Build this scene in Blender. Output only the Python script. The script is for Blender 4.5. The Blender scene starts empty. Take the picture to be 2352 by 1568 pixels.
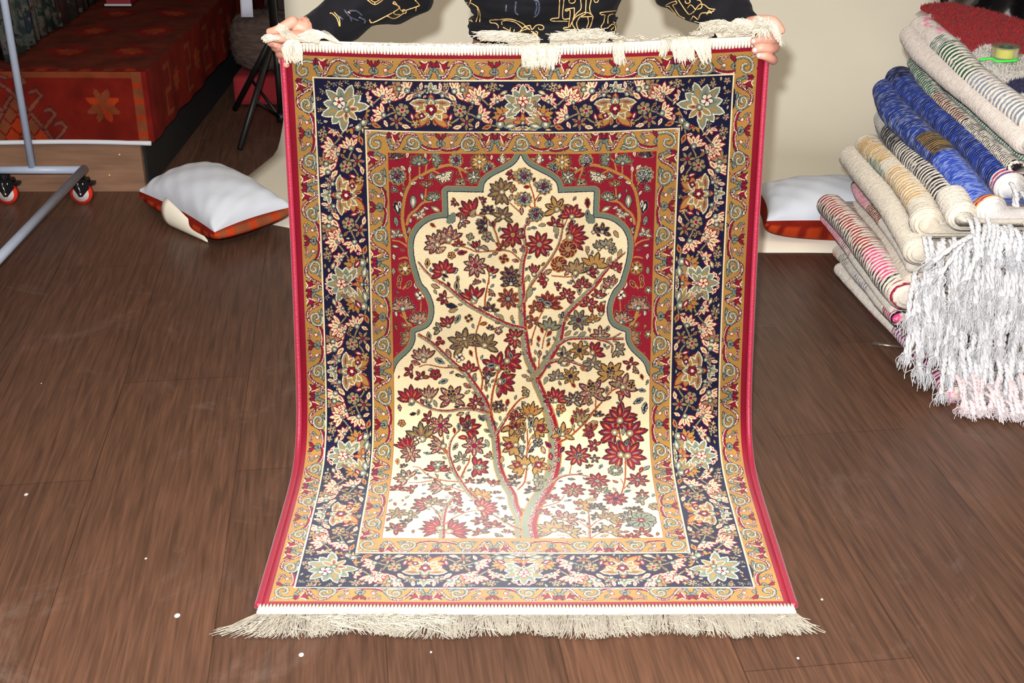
import bpy, bmesh, math, random
import numpy as np
from mathutils import Vector, Matrix
from mathutils.bvhtree import BVHTree
sc=bpy.context.scene; COL=sc.collection
random.seed(5); RN=np.random.RandomState(11)
# --- camera (metres, z up) ---
CAM_H=1.5; PITCH=math.radians(25.8); FPX=2953.0
_c,_s=math.cos(PITCH),math.sin(PITCH)
def proj(P):
    P=np.asarray(P,float); d=P-np.array([0,0,CAM_H])
    z=d[...,1]*_c-d[...,2]*_s
    t=(-d[...,1]*_s-d[...,2]*_c)/z
    return np.stack([1176+FPX*d[...,0]/z,784+FPX*t],-1)
def at(px,py,Y=None,Z=None,X=None):
    t=(py-784)/FPX; a=(px-1176)/FPX
    if Y is not None: z=Y/(_c-t*_s)
    elif Z is not None: z=(CAM_H-Z)/(_s+t*_c)
    else: z=X/a
    return (a*z, z*(_c-t*_s), CAM_H-z*(_s+t*_c))
# --- how the rug hangs: side profile (Y,Z) from the held top edge to the far end on the floor ---
RUG_PROFILE=[(2.662,.891),(2.655,.84),(2.642,.718),(2.625,.578),(2.603,.436),(2.573,.293),(2.545,.18),(2.515,.10),(2.475,.048),(2.42,.019),(2.34,.008),(2.22,.006),(2.08,.006),(1.948,.006)]
def _spline(P,n=8):
    P=[np.array(p,float) for p in P]; P=[2*P[0]-P[1]]+P+[2*P[-1]-P[-2]]; out=[]
    for i in range(1,len(P)-2):
        a,b,c,d=P[i-1:i+3]
        for k in range(n):
            t=k/n; out.append(.5*(2*b+(c-a)*t+(2*a-5*b+4*c-d)*t*t+(3*b-a-3*c+d)*t**3))
    out.append(P[-2]); return np.array(out)
_pr=_spline(RUG_PROFILE); _al=np.concatenate([[0],np.cumsum(np.hypot(*np.diff(_pr,axis=0).T))])
RUG_L=float(_al[-1])
def rug_xyz(u,v):
    """u across 0..1 (left to right), v metres down from the held edge"""
    u=np.asarray(u,float); v=np.asarray(v,float)
    Y=np.interp(v,_al,_pr[:,0]); Z=np.interp(v,_al,_pr[:,1])
    s=2*u-1; k=np.exp(-v/.6)
    X=.0265+(u-.5)*1.0
    Z=Z+k*(-.013*(1-s*s)+.0045*s)
    Y=Y+np.exp(-v/.5)*(.007*np.sin(7.5*u+.6)+.004*np.sin(17*u))*np.clip(v/.1,0.2,1)
    return np.stack([X,Y,Z],-1)

ARCH1=[(.4885, .2175), (.4829, .2291), (.4715, .2408), (.4544, .2506), (.4354, .2604), (.422, .2692), (.4134, .2799), (.4104, .2995)]
ARCH2=[(.3351, .2976), (.3361, .3547)]
ARCH3=[(.3361, .3557), (.3178, .3568), (.2985, .3619), (.2829, .372), (.2701, .3861), (.262, .4051), (.2605, .429), (.2638, .4549), (.2693, .4769), (.2766, .5008), (.2879, .5145), (.2974, .5345), (.3025, .5587), (.2996, .5829), (.2906, .5992), (.2767, .6084), (.2608, .6147)]
ARCH4=[(.2608, .6147), (.2601, .632), (.2523, .6504), (.2402, .6648), (.2261, .6783), (.217, .6917), (.2118, .708)]

PATTERN='''c T 0.0240 0.0175 .5016,1.1837 .4994,1.1342 .4863,1.0864
c T 0.0166 0.0111 .4897,1.1747 .4900,1.1186 .4775,1.0637 .4730,1.0251 .4552,.9757 .4436,.9292 .4395,.8840 .4355,.8478 .4258,.8188 .4200,.7898
c T 0.0114 0.0050 .4200,.7898 .4097,.7656 .3899,.7353 .3703,.7068 .3506,.6905 .3252,.6661 .2959,.6377 .2657,.6181
c T 0.0259 0.0166 .5120,1.1837 .5091,1.1342 .5227,1.0634 .5440,1.0059 .5601,.9550 .5678,.9097 .5695,.8672 .5640,.8281 .5535,.7894
c T 0.0153 0.0095 .5556,.7954 .5447,.7653 .5277,.7249 .5207,.6985 .5088,.6700 .5028,.6333 .4978,.5927 .4957,.5523 .4947,.5121 .4937,.4920
c T 0.0092 0.0027 .4931,.4962 .4950,.4681 .4988,.4441 .5042,.4261 .4994,.3922 .5021,.3723 .5184,.3574
c T 0.0134 0.0069 .5297,.7127 .5463,.6861 .5659,.6534 .5775,.6290 .5850,.5883 .5965,.5661 .6236,.5380 .6524,.5082 .6658,.4924
c T 0.0069 0.0023 .6581,.4975 .6904,.4592 .7200,.4332
c G 0.0065 0.0057 .5025,.5402 .5122,.5100 .5238,.4918
c G 0.0057 0.0019 .5161,.5017 .5450,.4639 .5680,.4278 .5792,.3978 .5827,.3680 .5785,.3364 .5689,.3265
c T 0.0065 0.0038 .5737,.6412 .5971,.6269 .6247,.6250 .6640,.6259 .6995,.6278 .7261,.6285
c T 0.0034 0.0019 .6955,.6261 .7160,.6144
c T 0.0046 0.0023 .6640,.6279 .6838,.6340 .6958,.6444 .6941,.6596
c T 0.0084 0.0027 .5356,.7086 .5523,.6841 .5759,.6762 .6016,.6779 .6254,.6872 .6472,.6935
c T 0.0084 0.0050 .5007,.6059 .4732,.5989 .4438,.5868 .4105,.5686 .3754,.5484 .3521,.5283 .3270,.5062 .3019,.4923
c T 0.0050 0.0027 .3175,.5020 .2887,.4786 .2697,.4548
c T 0.0061 0.0023 .4206,.7978 .3937,.7897 .3639,.7881 .3341,.7927 .3043,.7908 .2746,.7800 .2528,.7661
c t 0.0034 0.0023 .4058,.7434 .4075,.7150 .3981,.6844 .3924,.6437 .3946,.6132 .4056,.5767
c t 0.0034 0.0019 .4135,.5666 .4146,.5364 .4186,.5122 .4226,.4922
c t 0.0023 0.0015 .4228,.5020 .4238,.4843 .4297,.4663
c t 0.0042 0.0023 .4255,.7998 .4296,.7555 .4356,.7292 .4415,.7069 .4416,.6906
c t 0.0027 0.0019 .4425,.7069 .4554,.6926 .4712,.6864
c t 0.0023 0.0015 .4316,.7353 .4415,.7312 .4534,.7282
c t 0.0019 0.0015 .3525,.6946 .3150,.6926 .2854,.6867 .2675,.6920
c T 0.0063 0.0037 .4393,.8459 .4489,.8284 .4605,.8091 .4759,.7897
c t 0.0038 0.0019 .4633,.8017 .4792,.7797 .4931,.7655 .5050,.7614
c T 0.0063 0.0026 .4898,1.1562 .4739,1.1438 .4471,1.1155 .4161,1.0833
c T 0.0081 0.0055 .4027,1.0508 .3818,1.0220 .3619,.9787 .3475,.9445 .3369,.9101 .3306,.8881
c t 0.0041 0.0015 .3307,.8924 .3226,.8737 .3182,.8323
c T 0.0044 0.0018 .3338,.9011 .3350,.8716 .3433,.8517 .3586,.8342
c t 0.0033 0.0018 .3269,.8924 .3111,.8717 .2954,.8558 .2771,.8539
c t 0.0037 0.0018 .3606,.9683 .3700,.9367 .3789,.9147 .3808,.8978
c t 0.0030 0.0015 .3631,.9610 .3702,.9445
c t 0.0033 0.0015 .3563,.9787 .3337,.9763 .3129,.9698 .2917,.9584 .2715,.9345 .2561,.9297
c t 0.0026 0.0015 .3188,.9757 .2963,.9758 .2724,.9820 .2500,.9823
c t 0.0022 0.0011 .3129,.9698 .3043,.9473
c t 0.0026 0.0015 .3695,1.0141 .3440,1.0001 .3218,1.0001
c T 0.0092 0.0048 .3316,1.1824 .3298,1.1282 .3329,1.0800 .3425,1.0508 .3492,1.0363
c T 0.0044 0.0018 .3249,1.1187 .3153,1.0898 .3014,1.0671
c t 0.0030 0.0015 .3363,1.1344 .3506,1.1155 .3679,1.0994 .3855,1.0881 .4072,1.0865
c t 0.0022 0.0011 .3356,1.1376 .3456,1.1234
c t 0.0037 0.0018 .4866,1.0062 .4998,.9815 .5058,.9340 .5061,.8987 .5082,.8674 .5073,.8341
c t 0.0022 0.0011 .5071,.8880 .5158,.8674 .5283,.8624
c t 0.0026 0.0011 .5085,.8735 .5159,.8535 .5255,.8417
c t 0.0022 0.0011 .5038,.9443 .5115,.9340
c t 0.0022 0.0011 .5016,.9815 .5148,.9754
c t 0.0044 0.0022 .5771,.8652 .6022,.8514 .6255,.8301 .6410,.8147 .6602,.7897
c t 0.0038 0.0019 .6460,.8036 .6603,.7877 .6776,.7679 .6993,.7450 .7231,.7394
c t 0.0023 0.0015 .6599,.7837 .6607,.7535
c t 0.0023 0.0015 .6943,.7470 .6970,.7197
c t 0.0022 0.0015 .6119,.8436 .6120,.8319
c t 0.0030 0.0026 .7121,.8195 .7145,.8545 .7216,.8745 .7237,.9110 .7184,.9767 .7051,1.0305
c t 0.0026 0.0015 .7212,.8685 .7357,.8529
c t 0.0026 0.0015 .7154,.8564 .7059,.8504
c t 0.0022 0.0015 .7238,.9088 .7286,.9088
c t 0.0018 0.0011 .7154,.9917 .7097,.9676
c t 0.0026 0.0015 .7145,1.0041 .7312,.9799
c T 0.0063 0.0022 .5440,1.0059 .5710,.9692 .5902,.9563 .6185,.9536 .6425,.9608
c t 0.0033 0.0015 .5207,1.0781 .5554,1.0633 .5740,1.0502 .5858,1.0277
c t 0.0022 0.0011 .5998,.9494 .6045,.9214
c T 0.0041 0.0022 .6304,1.1882 .6328,1.1183 .6331,1.0796
c t 0.0026 0.0011 .6316,1.1497 .6499,1.1248 .6694,1.1123
c t 0.0022 0.0011 .6308,1.1497 .6107,1.1245
c t 0.0022 0.0011 .6341,1.1851 .6526,1.1684 .6705,1.1624
c t 0.0018 0.0011 .6683,1.1155 .6783,1.0737
c t 0.0018 0.0011 .6289,1.1851 .5994,1.1804 .5647,1.1743
c t 0.0018 0.0011 .6259,1.1744 .6089,1.1651
c t 0.0027 0.0015 .5230,.3306 .5210,.3090 .5152,.2894 .5075,.2679
c t 0.0023 0.0015 .5229,.3169 .5362,.2952
c t 0.0023 0.0015 .5173,.3346 .5038,.3189
c t 0.0023 0.0011 .5013,.4281 .5235,.4180
c t 0.0027 0.0015 .5832,.4058 .6061,.3920
c t 0.0023 0.0015 .5829,.3799 .5959,.3483
c O 0.0019 0.0011 .6114,.4999 .6034,.4838 .6110,.4699
c O 0.0023 0.0015 .5607,.4838 .6035,.4859 .6266,.4760
c O 0.0023 0.0015 .6476,.4543 .6377,.4361 .6335,.4181
c t 0.0027 0.0015 .5166,.6414 .5194,.6210 .5321,.5824 .5456,.5561
c t 0.0019 0.0011 .5402,.6494 .5441,.6270 .5498,.6087
c t 0.0019 0.0011 .5326,.6964 .5344,.6678 .5363,.6596
c t 0.0023 0.0011 .6198,.5461 .6354,.5472
c N 0.0013 0.0011 .6567,.5344 .6724,.5347 .6897,.5210
c O 0.0027 0.0019 .4948,.4521 .4734,.4322 .4541,.4273 .4250,.4293 .3960,.4303 .3767,.4223 .3440,.4133 .3092,.4095
c O 0.0031 0.0019 .4444,.4103 .4368,.3845 .4234,.3607 .4024,.3488 .3793,.3507
c O 0.0031 0.0019 .4349,.3785 .4408,.3547 .4543,.3349
c O 0.0023 0.0015 .4897,.3407 .4639,.3172
c t 0.0015 0.0010 .3443,.5323 .3090,.5385
m O 0.0050 0.0034 .2528,.4252 .2420,.3916 .2370,.3600 .2396,.3304 .2461,.3008 .2602,.2750 .2834,.2590 .3122,.2449 .3426,.2379 .3653,.2467 .3803,.2564
m O 0.0023 0.0015 .2543,.2810 .2559,.2556 .2572,.2400
m O 0.0023 0.0015 .2461,.3027 .2400,.2774
m O 0.0038 0.0023 .2464,.3697 .2526,.3498 .2683,.3357 .2820,.3216 .3032,.3174
m O 0.0027 0.0015 .2859,.3196 .2894,.2901
m O 0.0023 0.0015 .2756,.2669 .2766,.2396
m O 0.0023 0.0015 .2893,.2511 .2934,.2335 .3022,.2237
m O 0.0027 0.0019 .2620,.4510 .2407,.4444 .2271,.4477
m O 0.0027 0.0019 .2545,.4371 .2452,.4194 .2319,.4097 .2145,.4062
m O 0.0023 0.0015 .3064,.2508 .3214,.2585
m O 0.0023 0.0015 .3596,.2447 .3688,.2701
m O 0.0023 0.0015 .3690,.2486 .3881,.2428
m O 0.0050 0.0038 .2315,.5495 .2351,.5696 .2435,.5897 .2550,.6077 .2589,.6137
m O 0.0023 0.0015 .2416,.5857 .2281,.5738
m O 0.0023 0.0015 .2293,.5134 .2238,.4975
m O 0.0023 0.0015 .2351,.5153 .2452,.5011
m O 0.0023 0.0015 .2587,.6219 .2468,.6302
m O 0.0019 0.0011 .2711,.5872 .2738,.5428
Fm .2274 .2195 0.0143 100 N O 9 150
Fm .2755 .2299 0.0181 92 g G 6 150
Fm .3125 .2255 0.0162 10 g G 6 160
Lm .2900 .2181 0.0095 100 W O
Lm .2512 .2169 0.0114 80 W O
Lm .2551 .2498 0.0114 80 W O
Lm .2418 .2462 0.0114 140 W O
Pm .2280 .2641 0.0191 0 B N
Pm .3542 .2272 0.0143 20 B O
Sm .4043 .2312 0.0191 0 O W 12 360
Pm .4241 .2448 0.0134 45 B N
Tm .4507 .2253 0.0143 10 W G 5 90
Lm .4677 .2253 0.0134 170 O G
Lm .4299 .2215 0.0086 80 W O
Fm .3289 .2643 0.0172 -70 W B 7 170
Fm .3917 .2642 0.0162 -60 G W 7 300
Rm .3630 .2779 0.0114 0 K N 5 360
Lm .3895 .2877 0.0076 -120 W G
Lm .3575 .2564 0.0086 70 N R
Lm .2629 .2789 0.0114 -160 W O
Lm .2794 .2668 0.0095 180 W N
Rm .2214 .2936 0.0076 0 g N 3 360
Rm .3023 .2626 0.0076 0 G N 3 360
Fm .2905 .2803 0.0114 90 O K 3 120
Fm .3052 .3095 0.0162 100 g W 7 140
Lm .2804 .3079 0.0134 100 G W
Lm .2610 .3200 0.0248 88 G W
Lm .2425 .2911 0.0105 100 N O
Lm .2365 .3030 0.0095 120 W O
Lm .2261 .3346 0.0248 105 N W
Lm .2320 .3266 0.0134 95 W N
Lm .3086 .3351 0.0191 -30 K W
Lm .2885 .3334 0.0095 160 W G
Fm .2757 .3493 0.0134 -60 W R 5 200
Lm .2543 .3616 0.0086 80 W O
Lm .2685 .3692 0.0086 90 N O
Lm .2517 .3874 0.0210 88 B O
Lm .2233 .3643 0.0172 100 G B
Fm .2227 .3901 0.0134 100 W N 4 200
Lm .2200 .4199 0.0124 170 K W
Lm .2353 .4275 0.0076 160 N O
Lm .2165 .4439 0.0105 100 W O
Rm .2402 .4694 0.0153 0 O W 7 360
Lm .2147 .4759 0.0134 90 K G
Lm .2280 .4936 0.0134 90 D P
Lm .2595 .4790 0.0076 90 g G
Lm .3247 .2917 0.0076 100 K O
Lm .3748 .2447 0.0076 30 W G
Fm .2325 .5515 0.0248 95 P K 7 170
Fm .2702 .5832 0.0248 90 P K 7 150
Rm .2720 .5288 0.0114 0 W N 4 360
Lm .2627 .5068 0.0134 100 W G
Lm .2471 .5051 0.0153 60 D P
Lm .2256 .5055 0.0114 90 D P
Lm .2183 .5720 0.0095 100 W G
Lm .2660 .5974 0.0114 -90 G N
Fm .2468 .6302 0.0267 175 K O 7 140
Lm .2375 .5979 0.0134 150 P O
Lm .2185 .6652 0.0076 90 N W
Lm .2325 .6548 0.0076 60 P O
Lm .2177 .6023 0.0095 110 O R
F .4429 .2956 0.0267 170 k D 11 250
F .3814 .3369 0.0315 130 R O 5 110
L .3890 .3428 0.0172 50 K O
F .4217 .3369 0.0153 90 N D 7 200
F .4542 .3448 0.0210 90 k P 6 240
F .4099 .3725 0.0191 180 N D 6 170
F .3696 .3626 0.0153 -10 P D 5 200
F .3326 .3944 0.0286 110 P D 7 170
F .3034 .4105 0.0267 155 P D 6 150
L .3022 .3708 0.0114 140 D R
R .4194 .3964 0.0124 0 G R 5 360
R .3827 .3964 0.0086 0 G K 4 360
F .3961 .4183 0.0172 110 R N 4 70
F .3575 .4123 0.0124 90 D O 5 160
L .3186 .4264 0.0210 210 P O
L .3650 .4322 0.0172 190 R N
L .2891 .4566 0.0191 85 O N
F .3219 .4683 0.0267 110 R O 7 190
L .3275 .4843 0.0134 150 N N
S .3938 .4623 0.0267 80 P R 9 360
L .3510 .4743 0.0114 60 B G
S .4754 .3923 0.0286 70 R O 9 360
R .4753 .2896 0.0086 0 K R 4 360
F .4715 .2584 0.0153 -150 R D 4 140
S .4695 .4843 0.0229 80 N R 9 360
L .4330 .3686 0.0134 95 N R
F .4522 .4163 0.0172 120 D R 4 160
L .4154 .4223 0.0153 140 P G
L .4366 .4343 0.0095 190 P O
R .4560 .4463 0.0114 0 D N 4 360
F .4287 .4743 0.0172 70 R N 3 80
L .4812 .4502 0.0114 170 P R
L .4792 .4282 0.0095 130 P G
L .3547 .4923 0.0134 85 K N
L .4715 .3093 0.0134 70 P K
P .4958 .2621 0.0181 0 B R
P .4925 .3131 0.0153 0 B R
P .4998 .2621 0.0181 0 B R
P .5418 .2853 0.0181 0 B R
P .5000 .3131 0.0172 0 B R
P .5250 .3464 0.0172 0 B R
F .5670 .3265 0.0267 110 O N 5 190
F .6016 .3424 0.0248 95 R P 7 170
L .6356 .3211 0.0191 95 D N
L .6361 .3447 0.0153 90 G N
F .5673 .3641 0.0172 80 R N 4 170
L .6019 .3661 0.0172 35 B N
F .6100 .3940 0.0343 20 R O 7 130
F .6541 .3827 0.0172 40 N N 3 60
F .6714 .3811 0.0172 60 N N 4 170
L .6600 .3927 0.0095 -40 N N
S .5331 .4139 0.0305 20 R K 9 360
R .5950 .4238 0.0210 0 D K 9 360
R .5760 .4578 0.0191 0 D K 9 360
F .5218 .4740 0.0210 90 R G 4 60
F .6554 .4544 0.0286 75 O K 5 140
F .6129 .4679 0.0286 85 K O 5 130
F .6625 .4186 0.0172 90 G N 4 100
F .6818 .4151 0.0191 60 G P 5 150
R .6917 .4274 0.0095 0 G N 5 360
L .7074 .4358 0.0172 70 K O
L .6986 .3918 0.0153 120 K O
L .6375 .4262 0.0153 90 K P
F .6461 .4763 0.0172 10 R N 4 90
F .7022 .4655 0.0153 60 R P 6 180
F .5433 .4939 0.0172 190 R D 5 120
F .6289 .4981 0.0153 90 R G 5 180
L .5509 .4758 0.0172 30 P K
L .5937 .4778 0.0114 45 P O
L .6343 .4681 0.0134 60 K N
L .5694 .3819 0.0191 110 K G
L .5078 .3624 0.0134 100 P N
L .5386 .3701 0.0134 5 K G
L .5213 .3762 0.0095 170 G N
L .5325 .3129 0.0114 50 N K
L .5423 .3463 0.0076 60 K O
L .5208 .2698 0.0095 70 N D
L .5056 .2855 0.0114 180 D R
L .5945 .3879 0.0095 50 D N
L .5411 .4579 0.0095 50 N K
L .6844 .4511 0.0172 60 K P
L .4906 .3883 0.0114 90 P K
L .4943 .3387 0.0134 90 P K
L .4984 .4221 0.0114 110 P R
L .5063 .4901 0.0153 60 K K
F .6912 .4972 0.0172 70 P R 5 150
L .3056 .5083 0.0153 160 P O
L .3349 .5042 0.0114 110 N D
L .3524 .5082 0.0210 90 K N
F .3873 .5303 0.0324 100 R D 5 100
L .3912 .5343 0.0153 -50 G W
S .4654 .5363 0.0248 30 D G 9 360
F .4713 .4961 0.0191 90 N G 7 200
F .3208 .5364 0.0153 190 R N 5 200
L .3054 .5204 0.0095 120 K G
L .3402 .5524 0.0229 170 N N
L .3440 .5625 0.0172 195 K O
F .4262 .5565 0.0172 80 N D 4 160
R .3781 .5807 0.0095 0 N W 4 360
L .3536 .5827 0.0191 60 G N
F .3299 .5909 0.0210 115 R G 4 110
F .3101 .6051 0.0153 170 G N 3 100
F .3610 .6294 0.0324 120 k D 7 230
F .3669 .6335 0.0191 -100 K D 4 150
F .4161 .6335 0.0286 70 k D 6 190
R .4437 .6091 0.0086 0 P W 5 360
F .4732 .6253 0.0210 175 R K 8 260
L .4418 .5909 0.0095 170 N K
L .4791 .5322 0.0114 100 R O
L .4732 .5807 0.0114 90 O O
L .4497 .5787 0.0153 130 K O
R .3137 .6336 0.0114 0 R D 3 360
L .2902 .6215 0.0172 100 K N
F .2758 .6664 0.0286 100 P G 6 120
L .2597 .6829 0.0172 160 P R
L .3132 .6784 0.0210 150 G N
R .3567 .6701 0.0114 0 W N 4 360
F .3773 .6946 0.0210 90 R K 5 140
L .3331 .6620 0.0191 110 P K
L .3824 .6620 0.0114 120 N R
F .4396 .6824 0.0324 95 R P 6 190
L .4277 .6885 0.0210 190 G N
F .4732 .6783 0.0305 0 R D 7 170
L .4712 .6660 0.0153 100 G N
F .4574 .7292 0.0324 -20 R D 6 150
L .4554 .7251 0.0153 60 G N
F .4178 .7109 0.0153 140 N R 5 220
L .4197 .7170 0.0114 -60 G W
L .4157 .7393 0.0134 100 K D
L .3900 .7129 0.0114 70 P G
L .3824 .6600 0.0114 110 D N
L .3544 .7109 0.0134 170 N K
L .3206 .7251 0.0191 20 G N
F .2436 .7035 0.0153 180 R N 4 190
F .2712 .7113 0.0153 100 R N 4 190
R .3029 .7090 0.0134 0 R N 5 360
L .2216 .7160 0.0057 70 N R
F .2469 .7601 0.0324 105 R O 6 130
F .2886 .7577 0.0286 92 P G 5 80
F .3383 .7535 0.0286 95 P O 7 250
R .3383 .7535 0.0114 0 N N 5 360
R .3422 .7656 0.0076 0 K K 4 360
F .3898 .7696 0.0172 120 R G 6 260
L .3741 .7352 0.0153 150 P R
L .3740 .7494 0.0114 30 K O
L .2487 .7783 0.0114 10 G N
L .2726 .7720 0.0114 110 R P
L .2885 .7799 0.0134 140 G N
L .3024 .7758 0.0134 110 G K
L .3501 .7837 0.0095 180 N N
L .3640 .7797 0.0095 150 N D
R .4414 .7837 0.0143 0 K N 7 360
F .4434 .7777 0.0134 90 N R 6 260
R .4633 .7007 0.0076 0 N K 3 360
L .2228 .7866 0.0114 100 P N
L .2527 .8002 0.0134 190 N N
L .2646 .7961 0.0114 80 K N
L .4633 .7737 0.0134 80 D R
L .4415 .7454 0.0134 80 K G
L .4890 .6415 0.0114 120 P R
L .4928 .5584 0.0114 90 O P
L .4104 .5929 0.0134 10 D O
F .4812 .8017 0.0134 90 R N 5 220
L .3580 .7997 0.0134 20 P O
F .5514 .5420 0.0286 90 D R 9 200
L .5514 .5460 0.0191 -20 G N
L .5357 .5380 0.0153 170 G N
F .5961 .5238 0.0172 70 R K 7 260
F .5241 .5522 0.0153 100 D K 5 250
F .5183 .5845 0.0153 110 D G 5 250
F .5557 .5985 0.0248 85 g K 5 130
L .5400 .6067 0.0114 100 D R
L .5558 .6148 0.0134 50 D R
L .5323 .6271 0.0114 95 D R
L .5540 .6392 0.0095 70 D R
S .6202 .5844 0.0248 20 g D 8 360
F .6452 .5443 0.0172 60 R G 7 250
F .6624 .5245 0.0153 90 R O 4 160
F .6709 .5629 0.0229 80 D R 4 70
F .6516 .5827 0.0153 100 O D 5 150
L .6441 .6069 0.0095 110 K D
F .6677 .6134 0.0191 90 P G 5 180
L .6834 .6056 0.0153 60 K N
L .6285 .6169 0.0172 30 G K
L .5970 .6147 0.0153 40 K O
L .5849 .5722 0.0134 80 N G
L .5928 .5823 0.0134 60 O R
F .5896 .6595 0.0191 100 G R 5 260
L .5837 .6616 0.0114 100 N N
S .6230 .6535 0.0229 80 O N 7 360
F .6585 .6539 0.0248 40 R O 4 110
L .7076 .6406 0.0114 0 N N
F .7118 .6549 0.0172 -20 G R 6 200
F .6510 .6803 0.0191 100 G R 6 260
F .7341 .6819 0.0153 120 R N 4 240
F .6928 .7013 0.0305 90 O K 7 230
R .6928 .7013 0.0114 0 N N 5 360
R .6949 .7115 0.0086 0 K K 4 360
F .6496 .7412 0.0305 100 P O 7 260
R .6496 .7352 0.0105 0 N N 5 360
R .6537 .7474 0.0086 0 K K 4 360
F .7289 .7345 0.0286 30 P R 7 260
R .7389 .7347 0.0095 0 N N 5 360
L .7624 .7170 0.0114 110 D N
L .7746 .7294 0.0095 70 B N
S .6038 .7125 0.0210 80 O N 7 360
F .5722 .7105 0.0172 100 G R 6 200
L .5485 .7227 0.0153 70 G K
L .5029 .7128 0.0134 170 K P
L .5128 .7209 0.0134 190 K P
F .5704 .7592 0.0267 90 R P 8 190
L .5606 .7673 0.0153 -60 K N
F .6101 .7612 0.0191 90 B R 6 260
F .5149 .7956 0.0305 90 O R 6 110
R .5824 .7873 0.0114 0 O R 5 360
L .5765 .7994 0.0114 110 G N
R .6459 .7715 0.0086 0 K N 4 360
F .6241 .8014 0.0210 90 D R 4 80
L .6875 .7640 0.0134 20 N K
F .7175 .7966 0.0305 90 R O 5 170
L .7115 .7765 0.0095 150 G N
L .7552 .7714 0.0210 30 B N
L .7693 .7877 0.0229 80 B N
F .6658 .7998 0.0114 90 N R 4 160
L .7133 .7524 0.0134 -10 R O
L .6854 .7458 0.0153 80 K N
L .7091 .7321 0.0153 60 K G
L .6696 .7557 0.0114 90 K O
L .5123 .5220 0.0229 70 K G
L .6719 .5086 0.0153 60 K G
L .6213 .5159 0.0191 85 K N
F .6270 .5019 0.0172 90 R G 5 180
F .6913 .5030 0.0191 90 P R 6 180
F .5050 .7493 0.0134 200 K G 4 120
L .5226 .6760 0.0114 80 K D
L .5344 .6617 0.0134 80 P D
L .7629 .7474 0.0153 -10 G N
L .5957 .6860 0.0114 30 K N
L .6314 .6964 0.0134 -30 O R
L .6099 .7329 0.0114 -50 D R
L .5802 .7288 0.0095 -70 K N
F .2664 .8481 0.0351 125 k D 7 170
F .2834 .8112 0.0148 200 R N 5 240
S .3143 .8265 0.0259 90 P R 8 360
F .3797 .8284 0.0296 30 R D 6 170
F .3758 .8284 0.0166 150 N R 5 100
L .3547 .8284 0.0129 90 G N
L .3451 .8381 0.0111 100 D R
L .4046 .8091 0.0148 130 B N
L .4182 .8381 0.0129 160 K N
S .3896 .8737 0.0277 90 P R 8 360
L .3645 .8537 0.0166 0 R O
F .2402 .8743 0.0314 115 R D 7 90
R .2628 .8600 0.0092 0 W N 4 360
F .3111 .8737 0.0296 175 P O 5 80
L .3016 .8748 0.0111 170 N B
L .3475 .8757 0.0166 60 K N
L .4183 .8676 0.0166 110 G K
S .2487 .8950 0.0240 70 P O 8 360
L .2849 .8926 0.0129 -10 G N
F .3093 .9318 0.0259 90 R P 7 170
R .3108 .9243 0.0129 0 G W 5 360
F .3595 .9011 0.0166 100 G N 5 220
F .4039 .9317 0.0277 0 R O 7 200
R .4020 .9317 0.0111 0 G W 5 360
F .4244 .9011 0.0148 130 P O 3 60
L .2211 .9156 0.0148 100 O R
F .2374 .9618 0.0259 150 P K 7 200
R .2370 .9562 0.0092 0 B W 5 360
L .2895 .9528 0.0055 90 N N
L .3310 .9554 0.0111 90 B N
L .2705 .9503 0.0111 170 G N
F .3822 .9727 0.0111 90 R P 5 250
F .4085 .9757 0.0148 120 N B 4 150
F .4329 .9848 0.0203 85 R N 3 70
F .4095 1.0251 0.0277 50 O R 6 170
L .3397 .9367 0.0111 120 P R
L .3566 .9342 0.0129 85 P R
F .3161 .9971 0.0314 180 P R 7 100
L .3350 1.0063 0.0148 180 D P
L .3383 .9970 0.0148 20 K O
L .2640 .9673 0.0092 100 P G
F .2272 1.0011 0.0166 90 R N 6 200
F .2552 1.0038 0.0148 160 R K 5 200
F .2899 1.0574 0.0333 130 R K 8 190
L .2899 1.0574 0.0111 -60 G W
L .2764 1.0738 0.0111 180 G B
F .3078 1.0509 0.0185 70 K N 5 170
L .3344 1.0347 0.0111 110 W N
F .3543 1.0251 0.0148 50 R K 5 170
F .3590 1.0540 0.0166 30 R N 4 140
F .3565 1.0833 0.0148 90 R N 5 200
F .4195 1.0735 0.0351 20 R K 8 180
L .4482 1.0379 0.0166 -10 G R
L .4423 .9878 0.0111 0 N K
F .2330 1.0970 0.0222 90 K O 7 300
L .2265 1.0614 0.0092 100 R O
L .2500 1.0353 0.0111 60 K G
L .2418 1.0483 0.0074 100 N K
L .2163 1.0486 0.0092 60 G K
F .2673 1.0998 0.0185 30 K G 5 240
F .3130 1.1470 0.0370 165 R O 7 120
F .3576 1.1562 0.0406 25 R O 7 120
F .2408 1.1506 0.0203 20 R D 5 200
F .2232 1.1509 0.0111 120 N R 4 200
F .2515 1.1287 0.0148 150 N R 5 200
L .2169 1.1196 0.0111 70 R P
L .2717 1.1627 0.0092 90 R O
L .3160 1.1686 0.0074 90 N K
F .4079 1.1187 0.0185 100 R N 6 260
F .4349 1.1376 0.0203 100 R N 6 200
F .4071 1.1625 0.0166 110 R K 5 200
L .4193 1.1563 0.0148 60 G N
F .4632 1.1123 0.0129 110 N W 5 260
L .4775 1.1313 0.0074 60 N G
F .4633 1.1624 0.0111 90 R W 4 150
L .4774 1.1716 0.0074 100 D N
L .3817 1.0800 0.0092 70 B N
L .3153 1.0898 0.0111 100 K N
L .3850 1.0063 0.0111 100 D K
F .4720 .8716 0.0296 180 O K 7 190
R .4663 .8736 0.0111 0 R K 4 360
F .4910 .9242 0.0314 150 O K 7 190
R .4853 .9242 0.0111 0 R K 4 360
F .4836 .8052 0.0166 90 R N 5 260
F .4816 .8322 0.0277 -60 O K 5 180
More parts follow.
